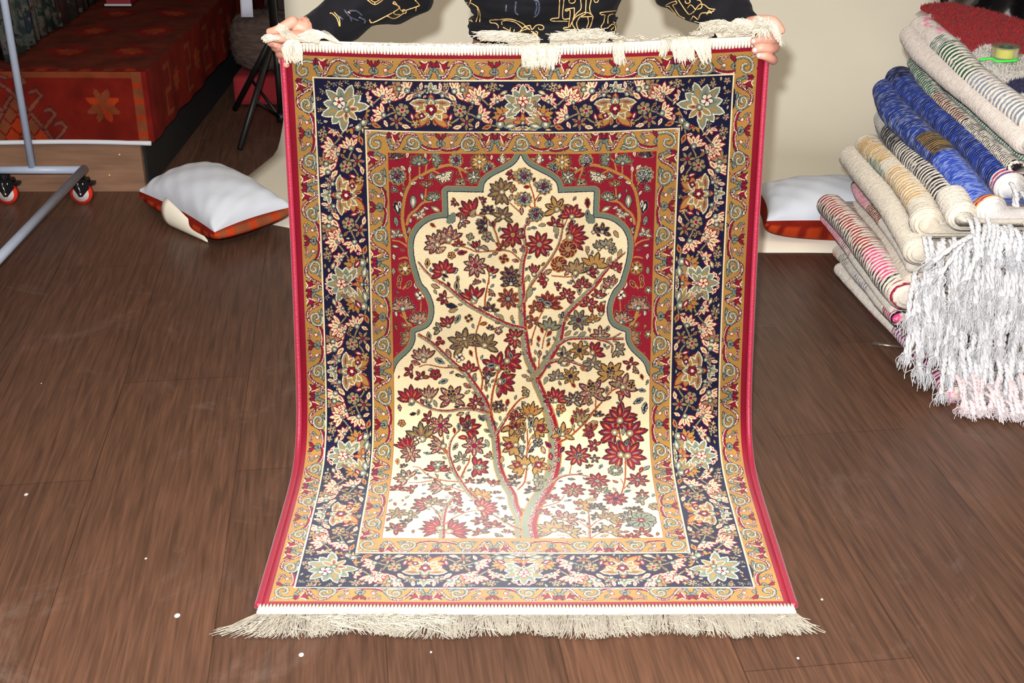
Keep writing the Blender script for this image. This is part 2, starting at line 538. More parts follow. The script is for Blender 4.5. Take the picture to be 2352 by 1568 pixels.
F .4797 .8284 0.0166 100 D N 4 110
L .4335 .8207 0.0111 90 N R
L .4511 .9101 0.0166 80 O K
F .4777 .9639 0.0166 110 N R 4 150
F .4758 .9847 0.0148 110 N B 4 150
F .3321 1.0638 0.0111 100 O R 4 150
F .5352 .8301 0.0259 20 O K 7 200
R .5381 .8320 0.0111 0 R K 5 360
F .5324 .9240 0.0259 10 O K 7 200
R .5324 .9240 0.0111 0 R W 5 360
F .4929 .8458 0.0129 170 K N 4 200
L .5160 .8205 0.0203 70 G N
L .4987 .8225 0.0185 120 O N
R .5312 .8653 0.0111 0 B N 6 360
L .5541 .8713 0.0166 -50 R N
L .4947 .8838 0.0203 100 B G
L .5157 .8858 0.0148 40 N B
L .5425 .8836 0.0166 -70 P O
F .5870 .8377 0.0240 85 O R 5 220
L .5793 .8397 0.0148 90 G N
F .6256 .8127 0.0259 90 K D 4 90
L .6083 .8145 0.0148 90 D R
L .6101 .8281 0.0111 90 K O
L .6544 .8206 0.0203 10 K P
F .6447 .8360 0.0185 150 D N 6 200
R .6465 .8457 0.0111 0 R N 5 360
F .6908 .8385 0.0351 160 R G 6 190
F .7465 .8394 0.0351 30 R G 6 200
F .7141 .8041 0.0333 90 R K 5 170
F .7027 .8929 0.0369 160 R G 7 190
F .7408 .8958 0.0369 20 R G 7 190
F .6517 .8715 0.0148 160 R N 6 260
S .6185 .8985 0.0296 80 R K 9 360
R .6204 .8985 0.0092 0 B N 6 360
L .5845 .8836 0.0166 60 N R
F .6563 .9077 0.0120 90 N W 5 360
L .6686 .9292 0.0129 60 G N
R .7000 .9425 0.0175 0 G W 8 360
L .7215 .8409 0.0148 80 G K
L .7285 .8686 0.0129 80 G N
L .5832 .9388 0.0148 70 G N
L .5594 .9007 0.0166 95 R P
L .5550 .9338 0.0166 85 O R
L .5764 .9096 0.0129 80 K N
F .5316 .9723 0.0222 0 G N 5 160
F .5144 1.0060 0.0166 110 N R 5 200
L .5066 1.0440 0.0111 100 N R
S .6586 .9756 0.0277 80 R G 9 360
S .7466 .9743 0.0259 80 R G 8 360
S .6049 1.0089 0.0277 85 R G 9 360
R .6048 1.0120 0.0111 0 K N 6 360
F .6508 1.0154 0.0185 150 R N 5 200
F .6715 1.0095 0.0166 60 G N 5 200
F .5599 1.0342 0.0166 80 R D 6 200
L .6028 .9692 0.0148 170 N G
L .6223 .9509 0.0092 0 N B
S .6933 1.0415 0.0277 80 R N 10 360
F .7519 1.0205 0.0148 90 R N 5 260
F .7442 1.0458 0.0166 160 G N 5 220
L .7750 1.0305 0.0111 70 G B
F .6245 1.0633 0.0240 40 O P 6 170
L .6139 1.0567 0.0129 170 R P
L .6128 1.0795 0.0111 170 R P
F .6531 1.0701 0.0203 80 N G 6 190
L .6419 1.0440 0.0222 10 K O
L .5942 1.0470 0.0111 30 B N
F .5385 1.0893 0.0166 80 R K 6 200
F .5882 1.1086 0.0296 60 P O 6 200
L .5727 1.0892 0.0111 120 R P
F .5532 1.1465 0.0351 120 K O 7 190
F .5951 1.1588 0.0259 50 K P 6 200
L .5869 1.1433 0.0111 130 R O
F .6494 1.1024 0.0129 90 N B 5 260
F .6795 1.1092 0.0259 50 K P 6 200
L .6660 1.0962 0.0129 80 P N
F .6780 1.1563 0.0259 60 K P 6 200
L .6932 1.1410 0.0129 40 R P
F .6482 1.1529 0.0129 90 N B 5 260
R .7409 1.1231 0.0342 0 G K 11 360
R .7409 1.1231 0.0092 0 R W 5 360
R .7745 1.0724 0.0148 0 K G 7 360
F .7119 1.1066 0.0203 170 B N 6 170
L .6995 1.1286 0.0111 180 R O
L .7144 1.1414 0.0148 190 B N
F .7390 1.1635 0.0203 90 R K 5 240
L .7554 1.1577 0.0111 70 N B
F .7129 1.1815 0.0166 100 R N 6 200
L .6939 1.1781 0.0111 160 R O
L .5607 1.0027 0.0129 20 R P
L .5367 .9997 0.0111 60 G K
L .6976 .9792 0.0111 -40 R O
L .7685 .9361 0.0166 40 B G
L .7568 .9411 0.0148 70 R P
L .7160 1.0776 0.0166 10 B N
F .7356 1.0813 0.0148 60 N B 5 170
L .6198 1.1214 0.0111 -40 P R
L .6211 1.0958 0.0111 170 N K
L .7211 1.0136 0.0148 30 G N
L .6939 1.0068 0.0111 110 K O
L .4971 1.0831 0.0092 80 K G
L .5410 1.0568 0.0129 30 O N
L .5314 1.1775 0.0111 110 K N
L .6607 1.1777 0.0148 20 K O
L .7697 1.1733 0.0092 80 R O
L .7055 1.1645 0.0111 10 R O
L .5527 1.0990 0.0092 10 O R'''
# ---------------------------------------------------------------- rug pattern (drawn in rug metres) ----
TS=1500.0
PAL={'R':(148,12,44),'N':(8,17,56),'G':(134,143,122),'g':(112,128,112),'O':(184,138,70),'C':(248,232,190),'W':(246,236,205),
     'K':(160,140,98),'k':(120,108,78),'D':(96,12,38),'T':(150,70,62),'t':(150,24,40)}
STIP={'P':('R','G','W',.42),'B':('N','G','W',.40),'b':('R','W','W',.5)}
_rng=np.random.RandomState(7)
class Canvas:
    def __init__(s,W,H):
        s.W,s.H=int(W*TS),int(H*TS)
        s.a=np.zeros((s.H,s.W,3),np.float32)
        # knot jitter: one knot is about 1.3 mm
        k=2
        n=_rng.rand(s.H//k+2,s.W//k+2).astype(np.float32)
        s.kn=np.repeat(np.repeat(n,k,0),k,1)[:s.H,:s.W]
        s.j=(s.kn-.5)*.0012
        s.occ=np.zeros((s.H,s.W),bool)
    def col(s,c,sl):
        if c in STIP:
            a,b,w,p=STIP[c]; n=s.kn[sl]; o=np.empty(n.shape+(3,),np.float32); o[:]=PAL[b]
            o[n<p]=PAL[a]; o[n>.85]=PAL[w]; return o
        o=np.empty(s.kn[sl].shape+(3,),np.float32); o[:]=PAL[c]; return o
    def box(s,x0,y0,x1,y1):
        a=max(0,int(x0*TS)),max(0,int(y0*TS)),min(s.W,int(x1*TS)+2),min(s.H,int(y1*TS)+2)
        if a[2]<=a[0] or a[3]<=a[1]: return None
        sl=(slice(a[1],a[3]),slice(a[0],a[2]))
        X,Y=np.meshgrid((np.arange(a[0],a[2])+.5)/TS,(np.arange(a[1],a[3])+.5)/TS)
        return sl,X.astype(np.float32),Y.astype(np.float32)
    def put(s,sl,m,c,occ=True):
        if m.any():
            v=s.a[sl]; v[m]=s.col(c,sl)[m]
            if occ: s.occ[sl]|=m
    def rect(s,x0,y0,x1,y1,c):
        b=s.box(x0,y0,x1,y1)
        if b: s.a[b[0]]=s.col(c,b[0])
    def sd(s,P,X,Y,closed=True):
        d=np.full(X.shape,1e9,np.float32); ins=np.zeros(X.shape,bool); n=len(P)
        for i in range(n if closed else n-1):
            x0,y0=P[i]; x1,y1=P[(i+1)%n]; ex,ey=x1-x0,y1-y0; L=ex*ex+ey*ey+1e-12
            t=np.clip(((X-x0)*ex+(Y-y0)*ey)/L,0,1)
            d=np.minimum(d,(X-x0-t*ex)**2+(Y-y0-t*ey)**2)
            if closed and y0!=y1:
                c=((y0>Y)!=(y1>Y))&(X<(x1-x0)*(Y-y0)/(y1-y0)+x0); ins^=c
        d=np.sqrt(d); return np.where(ins,-d,d) if closed else d
    def poly(s,P,c,oc=None,ow=.0016,halo=None):
        P=np.asarray(P,float); g=.006
        b=s.box(P[:,0].min()-g,P[:,1].min()-g,P[:,0].max()+g,P[:,1].max()+g)
        if not b: return
        sl,X,Y=b; d=s.sd(P,X,Y)+s.j[sl]
        if halo: s.put(sl,d<ow+.0008,halo)
        if oc: s.put(sl,d<ow,oc)
        s.put(sl,d<0,c)
    def stroke(s,P,w0,w1,layers):
        """layers: list of (colour, width factor, side offset)"""
        P=np.asarray(P,float)
        g=max(w0,w1)+.004
        b=s.box(P[:,0].min()-g,P[:,1].min()-g,P[:,0].max()+g,P[:,1].max()+g)
        if not b: return
        sl,X,Y=b; best=np.full(X.shape,1e9,np.float32); sgn=np.zeros(X.shape,np.float32); wd=np.full(X.shape,w0,np.float32)
        n=len(P)
        for i in range(n-1):
            x0,y0=P[i]; x1,y1=P[i+1]; ex,ey=x1-x0,y1-y0; L=ex*ex+ey*ey+1e-12
            t=np.clip(((X-x0)*ex+(Y-y0)*ey)/L,0,1); dx,dy=X-x0-t*ex,Y-y0-t*ey; d=dx*dx+dy*dy
            m=d<best; best[m]=d[m]; cr=(ex*dy-ey*dx); sgn[m]=np.sign(cr[m])
            wd[m]=(w0+(w1-w0)*(i+t[m])/(n-1))
        q=np.sqrt(best)*sgn+s.j[sl]; wd=wd/2
        for c,f0,f1 in layers:
            s.put(sl,(q>wd*f0-.0002)&(q<wd*f1+.0002),c)
def spl(P,n=6):
    P=[np.array(p,float) for p in P]
    if len(P)<3: return np.array(P)
    P=[2*P[0]-P[1]]+P+[2*P[-1]-P[-2]]; out=[]
    for i in range(1,len(P)-2):
        a,b,c,d=P[i-1:i+3]
        for k in range(n):
            t=k/n; out.append(.5*(2*b+(c-a)*t+(2*a-5*b+4*c-d)*t*t+(3*b-a-3*c+d)*t**3))
    out.append(P[-2]); return np.array(out)
def petal(x,y,a,r,w,lobe=.62):
    ca,sa=math.cos(a),-math.sin(a); o=[]
    for t,h in ((0,.12),(.25,.62),(lobe,1),(.85,.62),(1,0),(.85,-.62),(lobe,-1),(.25,-.62),(0,-.12)):
        o.append((x+ca*r*t-sa*w*h, y+sa*r*t+ca*w*h))
    return o
def circ(x,y,r,n=10): return [(x+r*math.cos(i*6.2832/n),y+r*math.sin(i*6.2832/n)) for i in range(n)]
def flower(C,ty,x,y,r,ang,f1,f2,n=6,spread=160,mir=False,bg='C',ol=None):
    a0=math.radians(180-ang if mir else ang)
    ol=ol or 'N'; halo='O' if bg!='N' else None; pw=.74 if bg=='C' else .82; r=r*(.97 if bg=='C' else 1.0)
    if ty=='L':
        q=petal(x-math.cos(a0)*r*.6,y+math.sin(a0)*r*.6,a0,r*1.2,r*.30,.5)
        C.poly(q,f1,ol if f1 not in('N','D') else 'O',.0009,halo if f1 in 'RPD' else None)
        q=petal(x-math.cos(a0)*r*.35,y+math.sin(a0)*r*.35,a0,r*.7,r*.12,.5); C.poly(q,f2)
    elif ty=='P':
        P=[]; m=22
        for i in range(m):
            rr=r*(1 if i%2 else .84); P.append((x+rr*math.cos(i*6.2832/m),y+rr*math.sin(i*6.2832/m)))
        C.poly(P,'B',None,.0012,'O'); 
        for i in range(7):
            aa=math.radians(-50+i*16)+a0; C.stroke([(x,y+r*.4),(x+r*.7*math.sin(aa),y+r*.4-r*.9*math.cos(aa))],.0012,.0012,[('R',-1,1)] if i%2 else [('N',-1,1)])
    elif ty=='R':
        for i in range(n):
            t=i*6.2832/n+.3; C.poly(circ(x+r*.58*math.cos(t),y+r*.58*math.sin(t),r*.36),f1,ol if f1 not in 'ND' else None,.0012,halo)
        C.poly(circ(x,y,r*.5),f1)
        for i in range(n):
            t=i*6.2832/n+.3; C.stroke([(x,y),(x+r*.7*math.cos(t+.5),y+r*.7*math.sin(t+.5))],.0011,.0011,[(ol if f1 not in 'ND' else 'O',-1,1)])
        C.poly(circ(x,y,r*.26),f2,'W' if bg!='C' else 'O',.0009)
    else:
        if ty=='S': spread=360
        full=spread>=300
        N=n
        # calyx first
        bx,by=(x,y) if full else (x-math.cos(a0)*r*.35,y+math.sin(a0)*r*.35)
        L=r if full else r*1.18
        order=list(range(N)); order.sort(key=lambda i:-abs(i-(N-1)/2))
        for ph in (0,1):
            for i in order:
                da=(i/(N-1)-.5)*math.radians(spread) if not full else i*6.2832/N
                ln=L*(1 if i%2==0 or full else .86)
                w=pw*min(L*.24,L*.5*math.radians(min(spread,360))/N*1.05)
                col=f1 if (i%2==0 or ty!='F' or f2 in 'GW') else f1
                q=petal(bx,by,a0+da,ln,w,.58)
                if ph==0: C.poly(q,ol if f1 not in 'ND' else f1,None,.0014,halo) if halo else None; C.poly(q,ol if f1 not in('N','D') else 'O',f1 if f1 in 'ND' else ol,.0012)
                else:
                    q=petal(bx,by,a0+da,ln*.97,w*.86,.58); C.poly(q,f1)
                    q=petal(bx+math.cos(a0+da)*ln*.3,by-math.sin(a0+da)*ln*.3,a0+da,ln*.45,w*.30,.5); C.poly(q,f2 if i%2 else 'O' if f2!='O' else 'T')
        if full: C.poly(circ(x,y,r*.2),f2,'N',.0011)
        else:
            C.poly(circ(bx,by,r*.24),'K' if bg=='C' else 'G','N',.0011); C.poly(circ(bx,by,r*.1),'W')
def branch(C,P,c,w0,w1,bg):
    P=spl(P)
    if bg=='C' and c in 'TtOG': w0*=1.22; w1*=1.3
    if c=='T':   # woody stem: sage on one side, red on the other, ochre edge
        C.stroke(P,w0,w1,[('O',-1.25,1.2),('G',-1,0),('P',-.15,.5),('R',.45,1.0)])
    elif c=='t': C.stroke(P,w0,w1,[('O',-1.1,1.1),('t',-.45,.45)])
    elif c=='G': C.stroke(P,w0,w1,[('O',-1.1,1.1),('G',-.7,.7),('R',.2,.6)])
    elif c=='N': C.stroke(P,w0,w1,[('N',-1,1)])
    else: C.stroke(P,w0,w1,[('O',-1,1)] if bg=='R' else [('O',-1.1,1.1),('K',-.6,.4),('t',.3,.8)])
def guard_tile(C,M):
    """one half repeat of the scroll border; M maps (a 0..1 along, b 0..1 across) to rug metres"""
    def S(P,w,layers): C.stroke([M(*p) for p in spl(P,5)],w,w,layers)
    def G(P,c,oc='N',ow=.0011): C.poly([M(*p) for p in P],c,oc,ow)
    # arching beaded stem
    S([(.13,.95),(.2,.80),(.26,.45),(.34,.16),(.43,.08),(.52,.17),(.58,.45),(.66,.78),(.73,.92)],.0046,[('N',-1.4,1.4),('b',-.9,.9)])
    # sage scroll
    S([(.36,.80),(.42,.90),(.53,.92),(.60,.80),(.60,.55),(.54,.36),(.45,.34),(.40,.50),(.42,.68),(.48,.70),(.50,.6)],.0052,[('N',-1.35,1.3),('G',-1,1),('W',-.9,-.45)])
    G([(.30,.92),(.38,.84),(.44,.95),(.38,1.0)],'G')
    # red palmette group at a=0
    for sx in (-1,1):
        G([(0,.36),(.05*sx,.05),(.09*sx,.18),(.10*sx,.34)],'R'); 
        G([(.10*sx,.10),(.15*sx,.20),(.24*sx,.10),(.20*sx,.28),(.26*sx,.42),(.18*sx,.42),(.17*sx,.6),(.13*sx,.42)],'R')
        S([(.11*sx,.08),(.15*sx,.16),(.2*sx,.06)],.0020,[('W',-1,1)])
        S([(.10*sx,.2),(.12*sx,.4),(.15*sx,.58)],.0018,[('W',-1,1)])
        S([(0,.4),(.05*sx,.6),(.09*sx,.92)],.0058,[('N',-1.3,1.3),('G',-.9,.9)])
        S([(0,.55),(.06*sx,.42)],.004,[('N',-1.3,1.3),('G',-.9,.9)])
        G([M2 for M2 in circ(.12*sx,.78,.045,8)],'W','N',.001); G(circ(.12*sx,.78,.02,6),'R',None)
    G([(-.05,.05),(0,.2),(.05,.05),(.03,.3),(0,.4),(-.03,.3)],'R')
    # cream bird-leaf group at a=1
    for sx in (-1,1):
        f=lambda a,b:(1+sx*(a),b)
        G([f(.32,.12),f(.26,.10),f(.20,.16),f(.12,.08),f(.14,.2),f(.20,.28),f(.26,.22)],'W','N',.0009)
        S([f(.28,.15),f(.2,.2),f(.14,.14)],.0018,[('R',-1,1)])
        S([f(.30,.3),f(.20,.62),f(.28,.9)],.004,[('N',-1.3,1.3),('G',-.9,.9)])
        G([f(.03,.10),f(.07,.14),f(.09,.05),f(.10,.2),f(.02,.42),f(0,.38)],'R')
        G([f(.17,.52),f(.21,.46),f(.23,.58),f(.18,.66)],'W','R',.0011)
        S([f(.0,.44),f(.06,.64),f(.0,.72)],.0045,[('N',-1.3,1.3),('G',-.9,.9)])
        S([f(.02,.90),f(.12,.95),f(.26,.88),f(.33,.78)],.0055,[('N',-1.3,1.3),('W',-1,-.4),('R',-.4,1)])
    G([(.98,.4),(1.02,.4),(1.01,.6),(.99,.6)],'G')
def navy_tile(C,M,s,rot,flip):
    """half repeat of the main border: ochre lotus at a=0, sage palmette at a=1. coordinates a 0..860, b 0..400"""
    def m(a,b): return M(a/860,b/400)
    def F(ty,a,b,r,ang,f1,f2,n=6,sp=160,ol=None):
        x,y=m(a,b)
        # direction of 'up' on the border
        ux,uy=m(a,b-10); vx,vy=m(a+10,b)
        A=math.radians(ang); dx=(ux-x)*math.sin(A)+(vx-x)*math.cos(A); dy=(uy-y)*math.sin(A)+(vy-y)*math.cos(A)
        if r<140 and f1=='W': f1,ol='C','R'
        flower(C,ty,x,y,r*s*(1.0 if r>=140 else .90),math.degrees(math.atan2(-dy,dx)),f1,f2,n,sp,False,'N',ol)
    def S(P,w,l): C.stroke([m(*p) for p in spl(P,5)],w,w,l)
    for P in ([(0,250),(90,350),(200,330),(330,260),(450,300),(600,360),(860,330)],[(330,260),(420,150),(520,80),(640,60)],[(450,120),(560,200),(700,250),(860,230)]):
        S(P,.0028,[('K',-1,1)])
    # sage palmette
    F('F',860,140,150,90,'G','g',9,250,'W'); F('F',860,170,95,90,'G','K',7,240,'W'); F('R',860,155,52,0,'W','R',5); F('L',860,235,60,90,'W','N')
    F('F',860,310,80,90,'O','R',5,170,'R'); F('F',860,385,60,-90,'K','R',4,140,'W')
    # ochre lotus
    F('F',0,215,150,90,'O','K',9,260,'R'); F('F',0,215,150,-90,'K','O',7,170,'W'); F('F',0,220,100,90,'O','R',5,170,'W'); F('R',0,225,52,0,'R','W',5)
    F('F',0,60,75,90,'G','W',5,170,'W')
    for a,b,r,g,c1,c2,n in ((120,90,85,60,'B','R',6),(250,60,110,30,'W','O',5),(330,60,100,10,'K','R',5),(430,110,120,110,'W','P',7),(400,150,70,60,'W','P',5),(560,50,0,0,'','',0)):
        if n: F('F',a,b,r,g,c1,c2,n,150)
    F('L',200,130,80,-40,'W','O'); F('L',90,40,60,100,'W','G')
    F('R',580,45,48,0,'K','D',6); F('R',520,40,26,0,'O','O',4); F('R',270,235,70,0,'K','R',6); F('F',330,330,80,-30,'K','R',6,300); F('L',180,290,75,70,'R','W')
    F('R',150,345,45,0,'O','K',5); F('L',240,370,70,10,'W','K'); F('F',480,270,105,20,'W','R',5,110); F('L',520,370,80,15,'O','R'); F('L',430,350,60,60,'W','K')
    F('F',610,140,75,120,'W','O',5,170); F('L',680,90,70,20,'K','W'); F('F',650,260,100,150,'O','R',6,150); F('F',700,330,150,15,'K','G',5,70,'W'); F('L',660,300,80,30,'R','W')
    F('L',740,360,100,10,'G','W'); F('L',780,60,60,30,'W','R'); F('L',750,230,50,80,'W','K'); F('L',740,180,50,60,'K','R'); F('L',30,330,60,-70,'O','R'); F('R',90,280,30,0,'R','W',4)
    F('L',370,210,50,40,'O','D'); F('L',560,320,45,90,'W','R'); F('L',560,200,45,50,'K','W'); F('L',820,30,40,10,'W','R'); F('L',620,390,50,0,'O','W')
def draw_rug():
    L=RUG_L; C=Canvas(1.0,L)
    U0,U1,U2,U3=.017,.060,.161,.208; V=(.012,.059,.164,.211)
    W0,W1,W2,W3=1-.018,1-.067,1-.171,1-.218; B=(L-.013,L-.058,L-.168,L-.220)
    C.rect(0,0,1,L,'R'); C.rect(U0,V[0],W0,B[0],'O'); C.rect(U1,V[1],W1,B[1],'N'); 
    e=.0032
    def frame(x0,y0,x1,y1,c,t=e):
        C.rect(x0,y0,x1,y0+t,c); C.rect(x0,y1-t,x1,y1,c); C.rect(x0,y0,x0+t,y1,c); C.rect(x1-t,y0,x1,y1,c)
    # navy border fill
    per=None
    def run(x0,y0,x1,y1,n,horizontal,out,tile,**k): pass
    cx=(U1+W1)/2; cy=(V[1]+B[1])/2; wl=(U2-U1+W1-W2)/2; wv=(V[2]-V[1])
    s=.099/400
    half=(W1-U1-wl)/4
    for side in (0,1):      # top, bottom
        for k in range(2):
            for f in (1,-1):
                xc=U1+wl/2+half*(1+2*k)
                def M(a,b,xc=xc,f=f,side=side): return (xc+f*a*half, (V[1]+b*(V[2]-V[1])) if side==0 else (B[1]-b*(B[1]-B[2])))
                navy_tile(C,M,s,0,f)
    hv=(B[1]-V[1]-wv)/6
    for side in (0,1):
        for k in range(3):
            for f in (1,-1):
                yc=V[1]+wv/2+hv*(1+2*k)
                def M(a,b,yc=yc,f=f,side=side): return ((U1+b*(U2-U1)) if side==0 else (W1-b*(W1-W2)), yc+f*a*hv)
                navy_tile(C,M,s,0,f)
    for x,y,a in ((U1+.05,V[1]+.05,135),(W1-.05,V[1]+.05,45),(U1+.05,B[1]-.05,225),(W1-.05,B[1]-.05,315)):
        C.rect(x-.046,y-.046,x+.052 if x<.5 else x+.046,y+.046,'N') if 0 else C.poly(circ(x,y,.060,20),'N'); flower(C,'F',x,y,.044,a,'G','g',9,260,False,'N','W'); flower(C,'R',x,y,.014,0,'W','R',5,360,False,'N')
        flower(C,'F',x-.03*math.cos(math.radians(a)),y+.03*math.sin(math.radians(a)),.025,a+180,'K','R',5,200,False,'N','W')
    # autofill small blossoms on bare navy
    C.occ=(np.abs(C.a-np.array(PAL['N'],np.float32)).sum(-1)>20)
    fill(C,U1,V[1],W1,B[1],(U2,V[2],W2,B[2]),'N',.0042,6000)
    C.rect(U2,V[2],W2,B[2],'O')
    # guards
    def guard(x0,y0,x1,y1,w,wy,nx,ny):
        # horizontals
        hx=(x1-x0-2*w)/nx
        for side in (0,1):
            for i in range(nx):
                f=1 if (i%2==0) else -1
                st=x0+w+(i if f>0 else i+1)*hx
                def M(a,b,st=st,f=f,side=side):
                    return (st+f*a*hx, y0+wy*(.06+.86*b) if side==0 else y1-wy*(.06+.86*b))
                guard_tile(C,M)
        hy=(y1-y0-2*wy)/ny
        for side in (0,1):
            for i in range(ny):
                f=1 if (i%2==0) else -1
                st=y0+wy+(i if f>0 else i+1)*hy
                def M(a,b,st=st,f=f,side=side):
                    return (x0+w*(.06+.86*b) if side==0 else x1-w*(.06+.86*b), st+f*a*hy)
                guard_tile(C,M)
        for sx,sy in ((0,0),(1,0),(0,1),(1,1)):
            def M(a,b,sx=sx,sy=sy): return (x0+w*a if sx==0 else x1-w*a, y0+wy*b if sy==0 else y1-wy*b)
            C.poly([M(0,0),M(1,0),M(1,1),M(0,1)],'O')
            C.stroke([M(*p) for p in spl([(.95,.25),(.6,.22),(.3,.4),(.22,.7),(.4,.88),(.65,.8),(.66,.58),(.5,.55)],5)],.005,.005,[('N',-1.35,1.35),('G',-1,1),('W',-.9,-.4)])
            flower(C,'L',*M(.18,.18),.011,45,'W','R',bg='O')
    guard(U0,V[0],W0,B[0],U1-U0,V[1]-V[0],7,11)
    guard(U2,V[2],W2,B[2],U3-U2,V[3]-V[2],5,8)
    frame(U1-e,V[1]-e,W1+e,B[1]+e,'C'); frame(U1,V[1],W1,B[1],'N',.0012)
    frame(U2,V[2],W2,B[2],'C'); frame(U2-.0012,V[2]-.0012,W2+.0012,B[2]+.0012,'N',.0012)
    # prayer-niche field
    C.rect(U3,V[3],W3,B[3],'R')
    frame(U3,V[3],W3,B[3],'O',.0016)
    f0=.0022
    ax=.4922
    Lh=ARCH1+ARCH2[:1]+ARCH2[1:]+ARCH3+ARCH4
    left=list(spl(ARCH1,6))+list(map(np.array,ARCH2))+list(spl(ARCH3,6))+list(spl(ARCH4,6))
    left=[(ax-(a-.4885 if a>.4885 else 0)-( (.4885-a)*(1+ (ax-.4885)/.28)) if a<.4885 else ax,b) for a,b in left]
    right=[(2*ax-a,b) for a,b in left]
    P=left+[(U3+f0,.72),(U3+f0,B[3]-f0),(W3-f0,B[3]-f0),(W3-f0,.72)]+right[::-1]
    C.occ[:]=False
    P=np.array(P); b=C.box(U3,V[3],W3,B[3]); sl,X,Y=b
    d=C.sd(P,X,Y)
    arch=(Y<.715)
    d0=d+C.j[sl]*.5
    C.put(sl,(d0<.0145)&arch,'O',False); C.put(sl,(d0<.013)&arch,'g',False); C.put(sl,(d0<.0028)&arch,'N',False); C.put(sl,(d0<.0010),'C',False)
    for sx in (-1,1):
        x=ax+sx*(ax-.3361); C.poly(circ(x+sx*-.006,.357,.009),'g','N',.001); C.poly(circ(x+sx*-.011,.349,.007),'g'); C.poly(circ(x+sx*-.001,.362,.006),'g')
    C.rect(U3,V[3],U3+.0014,B[3],'R'); C.rect(W3-.0014,V[3],W3,B[3],'R'); C.rect(U3,B[3]-.0014,W3,B[3],'R')
    inside=np.zeros(C.occ.shape,bool); inside[sl]=d<-.002
    band=np.zeros(C.occ.shape,bool); band[sl]=(d>-.003)&(d<.016)&arch
    save=C.a.copy()
    # curves first, then flowers
    items=[l.split() for l in PATTERN.strip().split('\n')]
    def pt(q): a,b_=q.split(','); return float(a),float(b_)
    curves=[]
    for it in items:
        if it[0]=='c':
            P=[pt(q) for q in it[4:]]; branch(C,P,it[1],float(it[2]),float(it[3]),'C'); curves.append(spl(P))
        elif it[0]=='m':
            P=[pt(q) for q in it[4:]]
            for mm in (0,1): branch(C,P if not mm else [(2*ax-a,b_) for a,b_ in P],it[1],float(it[2])*1.5,float(it[3])*1.5,'R')
    for it in items:
        if it[0] in 'cm': continue
        ty=it[0][0]; m=len(it[0])>1; x,y,r,ang=map(float,it[1:5]); f1,f2=it[5],it[6]
        n=int(it[7]) if len(it)>7 else 5; sp=float(it[8]) if len(it)>8 else 100
        flower(C,ty,x,y,r,ang,f1,f2,n,sp,False,'R' if m else 'C')
        if m: flower(C,ty,2*ax-x,y,r,ang,f1,f2,n,sp,True,'R')
    # leaflets along the stems
    for P in curves:
        for i in range(2,len(P)-2,4):
            t=P[i+1]-P[i]; a=math.atan2(-t[1],t[0]); sd_=1 if (i//4)%2 else -1
            q=P[i]+.0105*sd_*np.array([-t[1],t[0]])/(np.hypot(*t)+1e-9)
            xi,yi=int(q[0]*TS),int(q[1]*TS)
            if not (0<=yi<C.H and 0<=xi<C.W) or C.occ[yi,xi]: continue
            flower(C,'L',q[0],q[1],.0085,math.degrees(a)+sd_*-35,'KPGO'[i%4],'RNOG'[(i//4)%4],bg='C')
    out=C.a.copy(); 
    # keep pattern off the arch band and out of the guards
    C.a[band]=save[band]
    full=np.zeros(C.occ.shape,bool); full[sl]=True; C.a[~full]=save[~full]
    occ=C.occ|band
    C.occ=occ
    fill(C,U3,V[3],W3,B[3],None,'C',.0085,900,inside)
    fill(C,U3,V[3],W3,.72,None,'R',.0075,400,~inside)
    C.a[band]=save[band]; C.a[~full]=save[~full]
    frame(U3,V[3],W3,B[3],'O',.0012)
    return C
def fill(C,x0,y0,x1,y1,hole,bg,gap,tries,mask=None):
    r=np.random.RandomState(3); g=int(gap*TS)
    for t in range(tries*4):
        x=r.uniform(x0+gap,x1-gap); y=r.uniform(y0+gap,y1-gap)
        if hole and hole[0]-gap<x<hole[2]+gap and hole[1]-gap<y<hole[3]+gap: continue
        i,j=int(y*TS),int(x*TS)
        w=C.occ[i-g:i+g+1,j-g:j+g+1]
        if w[::2,::2].any(): continue
        if mask is not None and not mask[i-g:i+g+1:3,j-g:j+g+1:3].all(): continue
        k=r.randint(6); a=r.uniform(0,360); s=gap*(1.9 if bg=='N' else 1)
        if bg=='C': z=[('F','R','N',5,200),('F','N','R',4,150),('L','K','R',4,0),('F','P','O',5,160),('L','G','N',4,0),('R','O','R',5,0)][k]
        elif bg=='R': z=[('F','W','N',4,180),('L','O','G',4,0),('R','K','W',5,0),('L','W','O',4,0),('F','G','W',4,150),('L','K','N',3,0)][k]
        else: z=[('R','K','R',5,0),('L','C','R',4,0),('F','O','W',4,160),('L','K','W',4,0),('F','G','R',4,180),('L','O','K',3,0)][k]
        flower(C,z[0],x,y,s,a,z[1],z[2],z[3],z[4] or 100,False,bg if bg!='C' else 'C')

